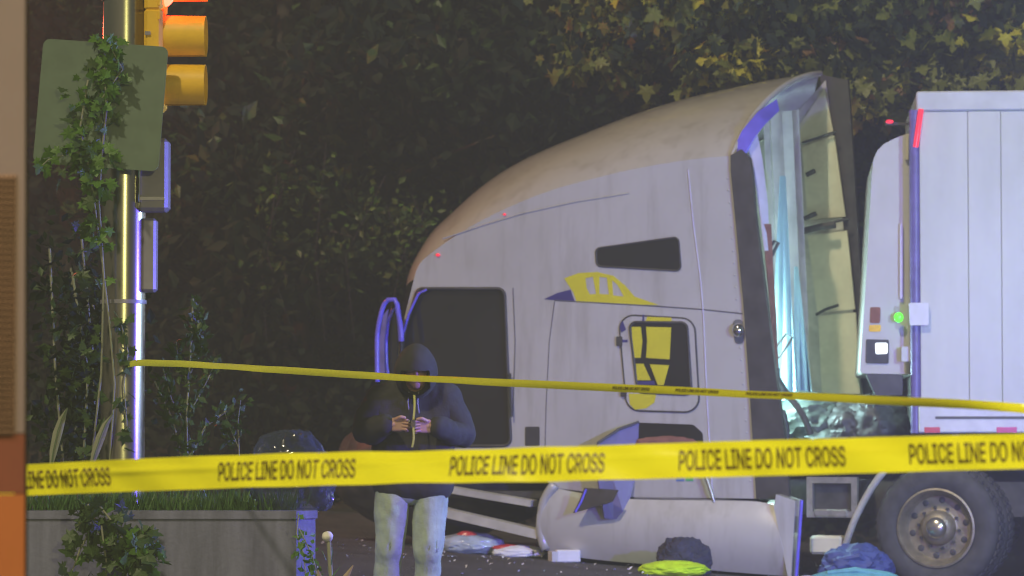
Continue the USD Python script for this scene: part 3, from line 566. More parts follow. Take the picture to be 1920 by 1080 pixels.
fg = np.stack([np.stack([L(1097, 915, -.2), L(1130, 917, -.24), L(1160, 919, -.26)]), np.stack([L(1088, 938, -.21), L(1122, 938, -.25), L(1150, 940, -.27)]), np.stack([L(1076, 962, -.22), L(1110, 952, -.25), L(1138, 945, -.27)])])
fp = obj('loose_flap', grid(fg, 0.012), M['rubber'], tk); obj('edge_trim', tube([L(1099, 917, -.225), L(1090, 940, -.235), L(1079, 960, -.24)], 0.01, 6), M['blue_glow_paint'], fp)
# rear trims
ne = smooth_curve([(1372, 292), (1384, 280), (1398, 282), (1408, 300), (1418, 400), (1436, 540), (1456, 700), (1476, 850), (1482, 935)], 30)
obj('side_extender', side([tuple(p) for p in ne] + [(1420, 935), (1408, 740), (1395, 560), (1372, 320)], -0.03, 0.03), M['rubber'], tk, label='black side extender at the torn rear edge')
def deep(pix, w, t): 
    q = [(L(x, y, w)[0], L(x, y, w)[2]) for x, y in pix]; m = trimesh.creation.extrude_polygon(Polygon(q).buffer(0), t); v = m.vertices
    m.vertices = np.column_stack([v[:, 0], w + v[:, 2], v[:, 1]]); m.fix_normals(); return m
obj('side_extender', deep([(1536, 139), (1590, 150), (1600, 300), (1616, 560), (1634, 745), (1611, 745), (1600, 600), (1580, 400), (1560, 250), (1543, 172)], TW - 0.02, 0.05), M['rubber'], tk)
edge = G[:, -1]; rim = tube(edge[:13] + np.array([0.01, 0, 0.0]), 0.028, 10)
obj('roof_edge', rim, M['cab'], tk, smooth=True)
sk1 = [L(1376, 286, .05), L(1392, 250, .16), L(1418, 215, .45), L(1452, 190, .85)]; sk2 = [L(1398, 292, .02), L(1414, 262, .12), L(1432, 236, .40), L(1456, 210, .8)]
obj('roof_fairing', grid(np.stack([sk1, sk2], 1)[::-1], 0.03), M['blue_glow_paint'], tk, smooth=40, label='torn corner of the roof fairing with blue light painted in')
fl = np.stack([np.stack([L(1400, 272, .1), L(1412, 300, .1), L(1424, 380, .1), L(1436, 470, .1)]), np.stack([L(1420, 250, .2), L(1430, 300, .2), L(1440, 380, .22), L(1444, 470, .18)])], 1)
obj('torn_strip', grid(fl[::-1], 0.015), M['ledge'], tk, smooth=40)
fl = np.stack([np.stack([L(1432, 420, .12), L(1438, 500, .12), L(1448, 600, .12), L(1456, 690, .1)]), np.stack([L(1446, 420, .2), L(1450, 500, .2), L(1456, 600, .2), L(1460, 690, .18)])], 1)
obj('torn_strip', grid(fl[::-1], 0.012), M['clutter'], tk, smooth=40)
# inside the sleeper
WI = TW - 0.10
for pp in ([(1476, 268), (1546, 166), (1562, 246), (1506, 264)], [(1504, 276), (1564, 254), (1585, 406), (1514, 412)], [(1514, 442), (1588, 432), (1603, 580), (1532, 586)], [(1534, 592), (1604, 586), (1613, 738), (1541, 740)]):
    obj('lining_panel', deep(pp, WI, 0.03), M['cream'], tk)
obj('inner_liner', deep([(1380, 300), (1500, 205), (1548, 150), (1560, 240), (1618, 745), (1380, 745)], WI + 0.032, 0.02), M['lining'], tk)
cl = []
for i in range(9):
    f = i / 8; xs = 1430 + 68 * f; cl.append([L(xs + (yy - 210) * 0.045 + 3 * math.sin(i * 2.3), yy - 10 * f, 1.25 + 0.035 * math.sin(i * 1.9) + 0.35 * f) for yy in np.linspace(215, 745, 14)])
obj('curtain', grid(np.array(cl)[::-1], 0.006), M['lining'], tk, smooth=60)
for (xa, xb, xc_, xd, yt, yb, w0) in ((1462, 1472, 1442, 1494, 330, 752, 0.75), (1489, 1495, 1488, 1524, 500, 748, 0.95)):
    g = []
    for i in range(8):
        f = i / 7; g.append([L((xa + (xb - xa) * f) * (1 - k) + (xc_ + (xd - xc_) * f) * k, yt + (yb - yt) * k, w0 + 0.05 * math.sin(i * 2.1 + k * 2) * k + 0.15 * f) for k in np.linspace(0, 1, 12)])
    obj('drape', grid(np.array(g)[::-1], 0.005), M['drape'], tk, smooth=50)
for pp, rad, w in (([(1504, 268), (1535, 258), (1568, 246)], 0.012, WI - .05), ([(1512, 328), (1528, 320)], 0.022, WI - .1), ([(1508, 410), (1530, 400)], 0.022, WI - .1), ([(1502, 434), (1540, 425), (1566, 422)], 0.032, WI - .15), ([(1530, 424), (1592, 410)], 0.012, WI - .05), ([(1530, 590), (1548, 580), (1572, 572)], 0.014, WI - .08)):
    obj('bracket', tube([L(x, y, w) for x, y in pp], rad, 6), M['dark'], tk)
obj('handle_loop', tube([L(x, y, .5) for x, y in [(1452, 655), (1474, 626), (1486, 632), (1472, 655), (1460, 672), (1456, 662)]], 0.010, 6), M['dark'], tk)
obj('handle_loop', tube([L(x, y, .4) for x, y in [(1440, 470), (1452, 452), (1460, 455), (1448, 478), (1438, 492)]], 0.014, 6), M['dark'], tk)
for pp, rad in (([(1452, 700), (1475, 738), (1500, 770), (1520, 815)], 0.028), ([(1458, 690), (1462, 760), (1482, 840)], 0.02), ([(1468, 770), (1475, 800), (1478, 840)], 0.02)):
    obj('cable', tube(smooth_curve([L(x, y, .35) for x, y in pp], 8), rad, 7), M['dark'], tk, smooth=True)
for k, (x, y, sx, sy) in enumerate(((1520, 800, .26, .22), (1560, 830, .25, .16), (1600, 810, .2, .2), (1490, 840, .15, .12), (1645, 800, .2, .22))):
    m = crumple((sx, .25, sy), 5.0 + k, 0.4, 2.5, 0.10, 4); m.apply_translation(L(x, y, .9)); obj('wreckage', m, M['foil' if k < 2 else 'dark'], tk, smooth=20)
obj('added_lamp_body', cat(cyl(np.array([0, .1, -.06]) + [(np.array(SLEEPER_FILL) - O) @ RX, (np.array(SLEEPER_FILL) - O) @ AW, SLEEPER_FILL[2]], np.array([0, .1, .06]) + [(np.array(SLEEPER_FILL) - O) @ RX, (np.array(SLEEPER_FILL) - O) @ AW, SLEEPER_FILL[2]], .03, 10)), M['dark'], tk)  # body added for the hidden sleeper lamp
# mirror and its arm
for w, dx in ((-0.18, 0), (-0.10, 14)):
    mr = smooth_curve([(708 + dx, 716 - dx), (707 + dx, 640), (714 + dx, 590), (728 + dx * .7, 562 + dx * .6), (740 + dx * .4, 562 + dx), (748, 592), (754, 640)] if dx == 0 else [(728, 706), (724, 640), (730, 596), (740, 578), (746, 590), (750, 640)], 20)
    mi = obj('mirror', tube([L(x, y, w) for x, y in mr], 0.022 if dx == 0 else 0.016, 8), M['blue_glow_paint'], tk, smooth=True)  # mirror outline coloured blue in place of beacon light
    obj('mirror_glass', deep([(712, 712), (711, 640), (718, 592), (727, 580), (720, 640), (721, 712)] if dx == 0 else [(730, 704), (728, 640), (734, 598), (741, 584), (746, 600), (744, 704)], w, 0.02), M['glass' if dx else 'violet_glow_paint'], mi)
# lower skirt over the fuel tank
tp = smooth_curve([(1034, 912), (1100, 925), (1200, 936), (1330, 938), (1420, 940), (1462, 948)], 40); bt = smooth_curve([(1024, 1030), (1100, 1046), (1250, 1060), (1380, 1072), (1490, 1080)], 40)
rows = []
for f in np.linspace(0, 1, 12):
    row = np.array([L(tp[i][0] * (1 - f) + bt[i][0] * f - (14 * math.sin(f * math.pi) * (1 - i / 39) ** 3), tp[i][1] * (1 - f) + bt[i][1] * f) for i in range(40)])
    row[:, 1] = -0.03 - 0.14 * math.sin(math.pi * (0.08 + 0.80 * f)) * (0.35 + 0.65 * np.sin(np.linspace(0.25, 1.57, 40)))
    rows.append(row)
S = np.stack(rows, 0); sm = grid(S[::-1], 0.03)
if sm.face_normals[:200, 1].mean() > 0: sm = grid(S, 0.03)
sk = obj('tank_skirt', sm, M['cab'], tk, smooth=50, label='bulging lower skirt panel over the fuel tank')
ep = side([(1462, 950), (1466, 926), (1502, 938), (1494, 1082), (1488, 1080)], -0.16, 0.05); obj('end_panel', ep, M['cab'], sk)
obj('end_edge', tube([L(1503, 938, -.16), L(1499, 1000, -.165), L(1493, 1080, -.16)], 0.014, 8), M['blue_glow_paint'], sk, smooth=True)  # blue lit edge of the skirt given as colour
lip = np.array([L(1040, 908, -.05), L(1018, 950, -.06), L(1014, 990, -.06), L(1024, 1030, -.05)]); obj('front_lip', tube(smooth_curve(lip, 12), 0.045, 8), M['cab'], sk, smooth=True)
obj('strap', ring([(1322, 890), (1336, 930), (1340, 946), (1350, 952)], 0.016, -0.06, False), M['alu'], tk, smooth=True)
obj('skirt_seam', ring([(1190, 934), (1330, 938), (1420, 942)], 0.012, -0.03, False, 5), M['seam'], tk)
# chassis, engine and steps
zr = 0.72
obj('chassis_rail', box((-1.2, 0.75, zr), (8.4, 0.09, 0.28)), M['dark'], tk); obj('chassis_rail', box((-1.2, 1.55, zr), (8.4, 0.09, 0.28)), M['dark'], tk)
en = crumple((0.9, 0.55, 0.5), 21.0, 0.2, 2.2, 0.06, 4); en.apply_translation(L(840, 880, 0.9)); obj('engine', en, M['dark'], tk, smooth=25)
obj('tank', cyl(L(1040, 970, .35), L(1470, 1000, .35), 0.27, 24), M['alu'], tk, smooth=40)
for pp, hgt in (([(838, 916), (1000, 944)], 0.055), ([(828, 958), (1012, 1002)], 0.075)):
    p0, p1 = L(*pp[0], .02), L(*pp[1], -.02); d = p1 - p0
    m = trimesh.creation.box((np.linalg.norm(d), 0.16, hgt)); m.apply_transform(trimesh.transformations.rotation_matrix(-math.atan2(d[2], d[0]), [0, 1, 0])); m.apply_translation((p0 + p1) / 2); obj('step', m, M['lining'], tk)
bx0, bx1 = L(1518, 900, .1), L(1602, 965, .1)
def frame(x0, x1, z0, z1, y, t): return cat(box(((x0+x1)/2, y, z0), (x1-x0+t, t, t)), box(((x0+x1)/2, y, z1), (x1-x0+t, t, t)), box((x0, y, (z0+z1)/2), (t, t, z1-z0-t)), box((x1, y, (z0+z1)/2), (t, t, z1-z0-t)))
bb = obj('battery_box', box(((bx0[0] + bx1[0]) / 2, 0.42, (bx0[2] + bx1[2]) / 2), (bx1[0] - bx0[0], 0.5, bx0[2] - bx1[2])), M['dark'], tk); obj('frame', frame(bx0[0], bx1[0], bx1[2], bx0[2], 0.12, 0.05), M['alu'], bb)
p0 = L(1548, 1022, .1); obj('step', box(p0 + np.array([0, .1, 0]), (0.27, 0.22, 0.15), bevel=0.02), M['cream'], tk)
p0 = L(1560, 962, .12); obj('step', box(p0 + np.array([0, .02, 0]), (0.28, 0.12, 0.06), bevel=0.01), M['alu'], tk)
obj('fender_bracket', tube(smooth_curve([L(1658, 882, .1), L(1625, 930, .1), L(1598, 985, .1), L(1586, 1020, .1)], 10), 0.03, 8), M['lining'], tk, smooth=True)
# wheels
def lathe(prof, n=48):
    prof = np.array(prof); a = np.linspace(0, 2 * np.pi, n + 1)
    G = np.stack([np.stack([prof[:, 0] * math.cos(t), prof[:, 1], prof[:, 0] * math.sin(t)], 1) for t in a], 0); return grid(G)
def wheel(c, flip=False, detail=True):
    s = -1 if flip else 1; R = 0.50; Rr_ = 0.295
    pr = [(Rr_, .03), (Rr_ + .02, .005), (Rr_ + .06, -.012), (.40, -.02), (.45, -.012), (.48, .01), (R - .008, .03), (R, .05), (R, .21), (R - .01, .24), (.45, .265), (.36, .27), (Rr_, .25)]
    ty = lathe(pr, 64); w = obj('wheel', cat(ty).apply_translation(c), M['tyre'], tk, smooth=50)
    tr = []
    for k in range(46):
        a = k * 2 * math.pi / 46
        for yy, h in ((.075, .045), (.13, .04), (.185, .045)):
            m = box((R + .004, yy, 0), (0.014, h, .042)); m.apply_transform(trimesh.transformations.rotation_matrix(-a - (0.04 if yy > .1 else 0), [0, 1, 0])); tr.append(m)
    obj('tread', cat(tr).apply_translation(c), M['tyre'], w)
    if detail:
        rp = [(.312, .004), (.318, -.012), (.302, -.018), (.288, .0), (.270, .06), (.262, .095), (.25, .11), (.16, .105), (.14, .095), (.135, .06), (.125, .03), (.10, .01), (.06, -.005), (.0, -.008)]
        obj('rim', lathe(rp, 56).apply_translation(c), M['rim'], w, smooth=35)
        holes = []
        for k in range(10):
            a = k * 2 * math.pi / 10 + .2; m = trimesh.creation.icosphere(subdivisions=2, radius=1.0); m.vertices = m.vertices * [.026, .006, .026] + [.222 * math.cos(a), .106, .222 * math.sin(a)]; obj('hand_hole', m.apply_translation(c), M['dark'], w, smooth=True)
        nuts = [cyl((.165 * math.cos(a), .108, .165 * math.sin(a)), (.165 * math.cos(a), .075, .165 * math.sin(a)), .013, 6) for a in np.arange(10) * 2 * math.pi / 10 + .5]
        for nt in nuts: obj('wheel_nut', nt.apply_translation(c), M['dark'], w)
        hb_ = trimesh.creation.icosphere(subdivisions=3); hb_.vertices = hb_.vertices * [.085, .05, .085] + [0, 0.0, 0]; obj('hub_cap', hb_.apply_translation(c), M['hub'], w, smooth=True)
for cx in (0.0, 1.32):
    wheel(np.array([cx, 0.0, ZW])); wheel(np.array([cx, 0.33, ZW]), detail=False); wheel(np.array([cx, TW - .6, ZW]), detail=False); wheel(np.array([cx, TW - .25, ZW]), detail=False)
    obj('axle', cyl((cx, .2, ZW), (cx, TW - .1, ZW), .09, 12), M['dark'], tk)
obj('mud_flap', box((2.02, 0.33, 0.62), (0.015, 0.6, 0.7)), M['rubber'], tk)
obj('fifth_wheel', box((0.65, TW / 2, 1.02), (0.9, 0.8, 0.14), bevel=.03), M['dark'], tk)

# ------------------------------------------------------------------ the trailer
PT = math.radians(5); OT = P(1722, 814, 25.35); OT[2] = 0.0
TX = np.array([math.cos(PT), -math.sin(PT), 0]); TA = np.array([math.sin(PT), math.cos(PT), 0])
def K(px, py, w=0.0):
    rr = ray(px, py); t = ((OT - CAM) @ TA + w) / (rr @ TA); p = CAM + rr * t - OT; return np.array([p @ TX, p @ TA, p[2]])
tl = thing('trailer', 'white refrigerated box trailer behind the torn cab', 'trailer', OT, -PT)
ztop, zr1, zlow, zbot = K(1800, 171)[2], K(1800, 208)[2], K(1800, 760)[2], K(1800, 812)[2]; LEN = 13.0; WT = 2.5
obj('box_body', box((LEN / 2, WT / 2 + .006, (ztop + zbot) / 2), (LEN - .01, WT - .02, ztop - zbot - .01)), M['trailer'], tl)
x = 0.06; k = 0; seams = [K(px, 500)[0] for px in (1725, 1816, 1878, 1972)]
seams = seams + [seams[-1] + 0.4 * (i + 1) for i in range(28)]
for a, b_ in zip(seams[:-1], seams[1:]):
    if b_ > LEN - .05: break
    obj('side_sheet', box(((a + b_) / 2, -0.000 - 0.003 * (k % 2), (zr1 + zlow) / 2), (b_ - a - .003, .010, zr1 - zlow - .004), bevel=.004), M['trailer'], tl); k += 1
obj('top_rail', box((LEN / 2, 0.004, (ztop + zr1) / 2), (LEN, .06, ztop - zr1), bevel=.012), M['rail'], tl)
obj('bottom_rail', box((LEN / 2, 0.0, (zlow + zbot) / 2), (LEN, .07, zlow - zbot), bevel=.012), M['rail_low'], tl)
obj('rail_groove', box((LEN / 2 + .06, -.037, zlow - .10), (LEN - .15, .006, .022)), M['seam'], tl)
for i, (pa, pb_) in enumerate(((1733, 1762), (1868, 1906))):
    a, b_ = K(pa, 809)[0], K(pb_, 809)[0]; obj('reflector', box(((a + b_) / 2, -.038, zbot + .025), (b_ - a, .006, .045)), M['red'], tl)
for i in range(10):
    obj('reflector', box((1.35 + i * .65, -.038, zbot + .025), (.16, .006, .045)), M['red'], tl)
obj('corner_post', cat(cyl((-.015, .03, zbot), (-.015, .03, ztop - .15), .045, 14)), M['violet_glow_paint'], tl, smooth=40)  # violet colour stands for blue light falling on this corner
obj('marker_lamp', tube([K(1727, 205, -.02), K(1722, 240, -.03), K(1717, 276, -.02)], .022, 8), M['redlamp'], tl, smooth=True)
obj('marker_lamp', blob(K(1668, 228, .3), (.03, .02, .015), 2, 1, .2), M['redlamp'], tl); obj('lamp_bracket', box(K(1690, 232, .34) , (.26, .04, .02)), M['dark'], tl)  # red glow here stands for a reflected warning light
re = smooth_curve([(1612, 700), (1616, 640), (1624, 520), (1632, 380), (1638, 298), (1650, 276), (1672, 262), (1704, 250)], 30)
qq = [(K(x, y, .2)[0], K(x, y, .2)[2]) for x, y in [tuple(p) for p in re] + [(1718, 250), (1718, 702)]]
m = trimesh.creation.extrude_polygon(Polygon(qq).buffer(-.03).buffer(.03), WT - .4); v = m.vertices; m.vertices = np.column_stack([v[:, 0], .2 + v[:, 2], v[:, 1]]); m.fix_normals()
ru = obj('cooling_unit', m, M['reefer'], tl, smooth=30, label='white cooling unit on the trailer front')
def kp(name, pix, m, w=.19, t=.02, parent=None, rad=3):
    q = [(K(x, y, w)[0], K(x, y, w)[2]) for x, y in rounded(pix, rad)]; g = trimesh.creation.extrude_polygon(Polygon(q), t); v = g.vertices; g.vertices = np.column_stack([v[:, 0], w - t + v[:, 2], v[:, 1]]); g.fix_normals(); return obj(name, g, M[m], parent or tl)
kp('grille', [(1632, 576), (1651, 576), (1650, 606), (1631, 606)], 'clutter', .196, .006, ru)
kp('label_plate', [(1630, 609), (1652, 609), (1651, 622), (1629, 622)], 'leaf_rust' if False else 'signal', .197, .004, ru)
dp = kp('control_display', [(1624, 636), (1667, 637), (1666, 682), (1623, 681)], 'dark', .197, .008, ru)
kp('status_lamp', [(1641, 643), (1664, 643), (1664, 663), (1642, 664)], 'whitelamp', .187, .006, ru)
kp('hose_rail', [(1687, 420), (1692, 420), (1692, 560), (1687, 560)], 'ledge', .19, .03, ru, 1)
kp('hose_rail', [(1698, 252), (1704, 251), (1703, 300), (1697, 300)], 'cream', .19, .03, ru, 1)
kp('lower_cover', [(1622, 702), (1690, 704), (1690, 742), (1640, 742)], 'dark', .25, .3, tl)
obj('green_lamp', blob(K(1685, 595, .1), (.036, .02, .04), 3, 1, 0), M['greenlamp'], tl, smooth=True)
kp('white_bracket', [(1704, 568), (1741, 568), (1741, 610), (1706, 610)], 'paper', -.03, .03, tl); kp('white_bracket', [(1690, 650), (1708, 650), (1708, 678), (1690, 678)], 'rail', .1, .03, tl)
for yy in (.35, WT - .35):
    obj('landing_leg', cat(box((3.0, yy, .62), (.12, .12, 1.2)), box((3.0, yy, .03), (.3, .25, .05))), M['dark'], tl)
obj('cross_members', cat([box((.3 + i * .5, WT / 2, zbot - .05), (.06, WT - .1, .1)) for i in range(25)]), M['dark'], tl, kind='stuff')
for cx in (10.2, 11.5):
    for yy in (.0, WT - .3):
        wv = lathe([(.28, .05), (.30, 0), (.45, -.01), (.5, .04), (.5, .25), (.45, .28), (.28, .25)], 40).apply_translation((cx, yy, .5)); ww = obj('wheel', wv, M['tyre'], tl, smooth=50); obj('rim', lathe([(.28, .05), (.24, .1), (.1, .08), (0, .02)], 40).apply_translation((cx, yy, .5)), M['alu'], ww, smooth=40)

# ------------------------------------------------------------------ debris
def gz(x, y): return float(height(np.array(x), np.array(y)))
def on_ground(px, d):                                                    # ground point on the given column at distance d
    x = (px - 960) / F * d / 1.0; return np.array([x, d, gz(x, d)])
def debris(name, label, c_, px, d, parts, rz=0.0):
    t = thing(name, label, c_, on_ground(px, d), rz)
    for nm, mesh, m in parts: obj(nm, mesh, M[m], t, smooth=25)
    return t
def low(m, z=0.0): v = m.vertices.copy(); v[:, 2] = np.maximum(v[:, 2], z); m.vertices = v; return m
m1 = crumple((.22, .16, .09), 61, .35, 2.3, .1); m1.apply_translation((0, 0, .06))
debris('wrapper_heap', 'crumpled pale blue plastic wrapping with a red piece, beside the person', 'wrapping', 885, 26.6, [('wrapping', low(m1), 'wrap'), ('red_piece', crumple((.07, .05, .04), 63, .3, 2.5, .1, 3).apply_translation((-.04, -.06, .14)), 'red')])
m2 = crumple((.17, .10, .05), 71, .3, 2.5, .1); m2.apply_translation((0, 0, .035))
debris('torn_carton', 'flattened white and red torn carton on the road, between wrapping and box', 'carton', 972, 26.4, [('card', low(m2), 'paper'), ('red_band', crumple((.10, .05, .025), 73, .3, 2.5, .1, 3).apply_translation((-.09, .0, .075)), 'red'), ('foil_edge', box((.10, -.09, .03), (.06, .03, .05)), 'foil')])
debris('white_box', 'small white carton lying under the front corner of the truck skirt', 'box', 1062, 26.0, [('carton', box((.01, 0, .05), (.20, .14, .10), bevel=.008), 'paper'), ('flap', box((-.115, -.02, .045), (.05, .12, .09), .2), 'reefer')], .08)
m3_ = crumple((.20, .13, .055), 81, .4, 2.4, .12); m3_.apply_translation((0, 0, .045))
debris('hi_vis_vest', 'bright yellow green cloth heap on the road below the skirt', 'vest', 1262, 24.75, [('cloth', low(m3_), 'hivis'), ('fold', crumple((.09, .07, .03), 83, .3, 3, .1, 3).apply_translation((-.12, -.05, .04)), 'hivis')])
m4 = crumple((.14, .12, .12), 91, .6, 3.6, .2); m4.apply_translation((0, 0, .11))
debris('cloth_bundle', 'dark navy cloth bundle behind the yellow green cloth', 'bundle', 1282, 25.05, [('cloth', low(m4), 'navycloth'), ('knot', crumple((.05, .05, .04), 93, .3, 3, .1, 3).apply_translation((-.07, -.03, .22)), 'navycloth')])
m5 = crumple((.20, .13, .14), 95, .6, 3.2, .16); m5.apply_translation((0, 0, .12))
debris('blue_tarp', 'dark blue tarp bunched against the front of the drive wheel', 'tarp', 1604, 25.05, [('sheet', low(m5), 'tarp'), ('fold', tube([(-.2, -.12, .2), (0, -.16, .24), (.18, -.12, .12)], [.02, .03, .015], 7), 'tarp')])
m6 = crumple((.30, .13, .075), 97, .22, 2.0, .06); m6.apply_translation((0, 0, .065))
debris('teal_cloth', 'folded teal cloth lying in front of the blue tarp', 'cloth', 1600, 24.62, [('sheet', low(m6), 'teal'), ('fold', tube([(-.22, -.08, .12), (0, -.1, .14), (.2, -.08, .10)], [.02, .03, .02], 7), 'teal')])
debris('pale_scrap', 'pale lavender scrap lying at the rear corner of the skirt', 'scrap', 1512, 24.6, [('scrap', low(crumple((.07, .06, .035), 99, .3, 2.5, .1, 3).apply_translation((0, 0, .03))), 'ledge'), ('tear', box((.05, -.03, .02), (.03, .03, .03)), 'paper')])

r = np.random.default_rng(77); n = 420; X = r.uniform(-2.6, 3.6, n); Y = r.uniform(23.2, 28.5, n); Zc = height(X, Y) + .006
obj('glass_crumbs', scatter(np.column_stack([X, Y, Zc]), .035, up=(1, 0, .1), facing=.4, droop=(0, 0, 2.0), r=r), M['paper'], kind='stuff', label='small pale crumbs of glass and plastic strewn over the road round the truck', cat='rubble')

# ------------------------------------------------------------------ the person
YB = 19.6; SC = YB / F
pb0 = np.array([P(772, 814, YB)[0], YB, 0.0])
def J(px, py, y=0.0): p = P(px, py, YB) - pb0; return np.array([p[0], y, p[2]])
def chain(js, seg=20):
    out = []
    for (a, ra), (b, rb) in zip(js[:-1], js[1:]):
        A = m3.Manifold.sphere(float(ra), seg).translate(tuple(map(float, a))); B = m3.Manifold.sphere(float(rb), seg).translate(tuple(map(float, b))); out.append(m3.Manifold.batch_hull([A, B]))
    return out
def hullof(js, seg=20): return m3.Manifold.batch_hull([m3.Manifold.sphere(float(r_), seg).scale(tuple(s_)).translate(tuple(map(float, a))) for a, r_, s_ in js])
def fuse(parts, edge, it=14, noise=0.0, seed=0):
    mm = m3.Manifold.batch_boolean(parts, m3.OpType.Add).refine_to_length(edge).to_mesh(); t_ = trimesh.Trimesh(mm.vert_properties[:, :3], mm.tri_verts, process=True)
    trimesh.smoothing.filter_taubin(t_, iterations=it)
    if noise: t_.vertices = t_.vertices + t_.vertex_normals * (noise * np.asarray(meshkit.fbm(t_.vertices * np.array([9, 9, 5.0]) + seed)))[:, None]
    return t_
head = J(781, 697, -.12); neck = J(776, 735, -.02); shL, shR = J(716, 752, .0), J(834, 750, .0); elL, elR = J(684, 808, -.06), J(868, 812, -.02)
haL, haR = J(742, 796, -.30), J(806, 799, -.30); hipL, hipR = J(740, 905), J(806, 905); knL, knR = J(730, 1042, -.03), J(803, 1042, -.03); anL, anR = J(724, 1162, .03), J(800, 1162, .03)
U = (1, 1, 1)
def hand(h, inward, tip):
    """Palm, four bent fingers and a thumb, closed round a thin thing at tip."""
    out = [hullof([(h + np.array([0, 0, .022]), .020, (1, .8, 1)), (h + np.array([0, .0, -.026]), .018, (1, .8, 1)), (h + np.array([inward * .045, -.012, .024]), .017, (1, .8, 1)), (h + np.array([inward * .045, -.012, -.028]), .015, (1, .8, 1))], 14)]
    for k, ln in enumerate((.9, 1.0, .95, .78)):
        b = h + np.array([inward * .052, -.018, .030 - .0195 * k]); m_ = b + np.array([inward * .032 * ln, -.018, -.004]); e = m_ + np.array([inward * .010 * ln, .026, -.006]); f_ = e + np.array([-inward * .012, .014, -.002])
        out += chain([(b, .0098), (m_, .0092), (e, .0086), (f_, .0078)], 10)
    th = h + np.array([inward * .012, -.02, .032]); out += chain([(th, .0125), (th + np.array([inward * .03, -.022, .014]), .011), (th + np.array([inward * .055, -.02, .010]), .0095)], 10)
    return out
tip = J(776, 797, -.34)
bodyp = [hullof([(head + np.array([0, .0, .035]), .092, (.86, 1.05, 1)), (head + np.array([.004, -.03, -.06]), .055, (.9, 1, .9)), (head + np.array([.004, -.055, -.085]), .03, (1, 1, .8))]),
         hullof([(head + np.array([.004, -.10, .0]), .012, U), (head + np.array([.004, -.115, -.035]), .016, U), (head + np.array([.004, -.08, -.04]), .016, U)], 10)]
for sx in (-1, 1):
    bodyp.append(m3.Manifold.sphere(.026, 12).scale((.4, .8, 1.2)).translate(tuple(map(float, head + np.array([sx * .082, .01, -.01])))))
    bodyp.append(m3.Manifold.sphere(.013, 10).translate(tuple(map(float, head + np.array([sx * .033, -.088, .008])))))
bodyp.append(hullof([(head + np.array([-.02, -.092, -.062]), .008, U), (head + np.array([.028, -.092, -.062]), .008, U)], 8))
bodyp += chain([(head + np.array([0, .02, -.05]), .06), (neck, .06), (neck + np.array([0, .02, -.08]), .075)])
bodyp.append(hullof([(shL, .06, U), (shR, .06, U), (J(740, 800, .0), .085, (1.2, 1, 1)), (J(806, 800, .0), .085, (1.2, 1, 1)), (hipL, .095, U), (hipR, .095, U)]))
for s_, e_, h_, iw in ((shL, elL, haL, 1), (shR, elR, haR, -1)):
    wr_ = h_ + np.array([-iw * .05, .03, -.004]); bodyp += chain([(s_, .058), (e_, .043), (wr_, .029), (h_, .022)]); bodyp += hand(h_, iw, tip)
for h_, k_, a_ in ((hipL, knL, anL), (hipR, knR, anR)):
    bodyp += chain([(h_, .074), (k_, .048), (a_ + np.array([0, .0, .14]), .046), (a_, .036)]); bodyp += [hullof([(a_ + np.array([0, .02, -.045]), .035, U), (a_ + np.array([0, -.14, -.055]), .025, (1.4, 1, 1))])]
pe = thing('person', 'person in dark hooded top and pale trousers looking down at something in both hands', 'person', pb0)
obj('body', fuse(bodyp, 0.010, 6), M['skin'], pe, smooth=True)
hp = [hullof([(shL, .082, U), (shR, .082, U), (neck + np.array([0, .02, .0]), .085, U), (J(738, 800, .0), .115, (1.15, 1, 1)), (J(808, 800, .0), .115, (1.15, 1, 1))]),
      hullof([(J(738, 800, .0), .115, (1.15, 1, 1)), (J(808, 800, .0), .115, (1.15, 1, 1)), (J(742, 905), .125, U), (J(806, 905), .125, U)])]
for s_, e_, h_, iw in ((shL, elL, haL, 1), (shR, elR, haR, -1)):
    wr_ = h_ + np.array([-iw * .055, .03, -.004]); hp += chain([(s_, .080), (s_ * .4 + e_ * .6 + np.array([-iw * .01, 0, 0]), .066), (e_, .055), (e_ * .5 + wr_ * .5 + np.array([0, 0, -.012]), .052), (wr_, .042)])
obj('hooded_top', fuse(hp, 0.014, 12, 0.05, 3.0), M['hoodie'], pe, smooth=True)
obj('pocket', fuse([hullof([(J(748, 850, -.105), .03, U), (J(800, 850, -.105), .03, U), (J(758, 822, -.115), .022, U), (J(792, 822, -.115), .022, U)])], .02, 4), M['hoodie'], pe, smooth=True)
for x_ in (768, 786): obj('drawstring', tube([J(x_, 735, -.115), J(x_ - 2, 755, -.14), J(x_ + 1, 775, -.13)], .0045, 6), M['greybox'], pe, smooth=True)
for e_, h_, iw in ((elL, haL, 1), (elR, haR, -1)):
    wr_ = h_ + np.array([-iw * .055, .03, -.004]); dd_ = (wr_ - e_) / np.linalg.norm(wr_ - e_); obj('cuff', tube([wr_ - dd_ * .01, wr_ + dd_ * .02, wr_ + dd_ * .05], [.046, .044, .038], 14), M['hoodie'], pe, smooth=True)
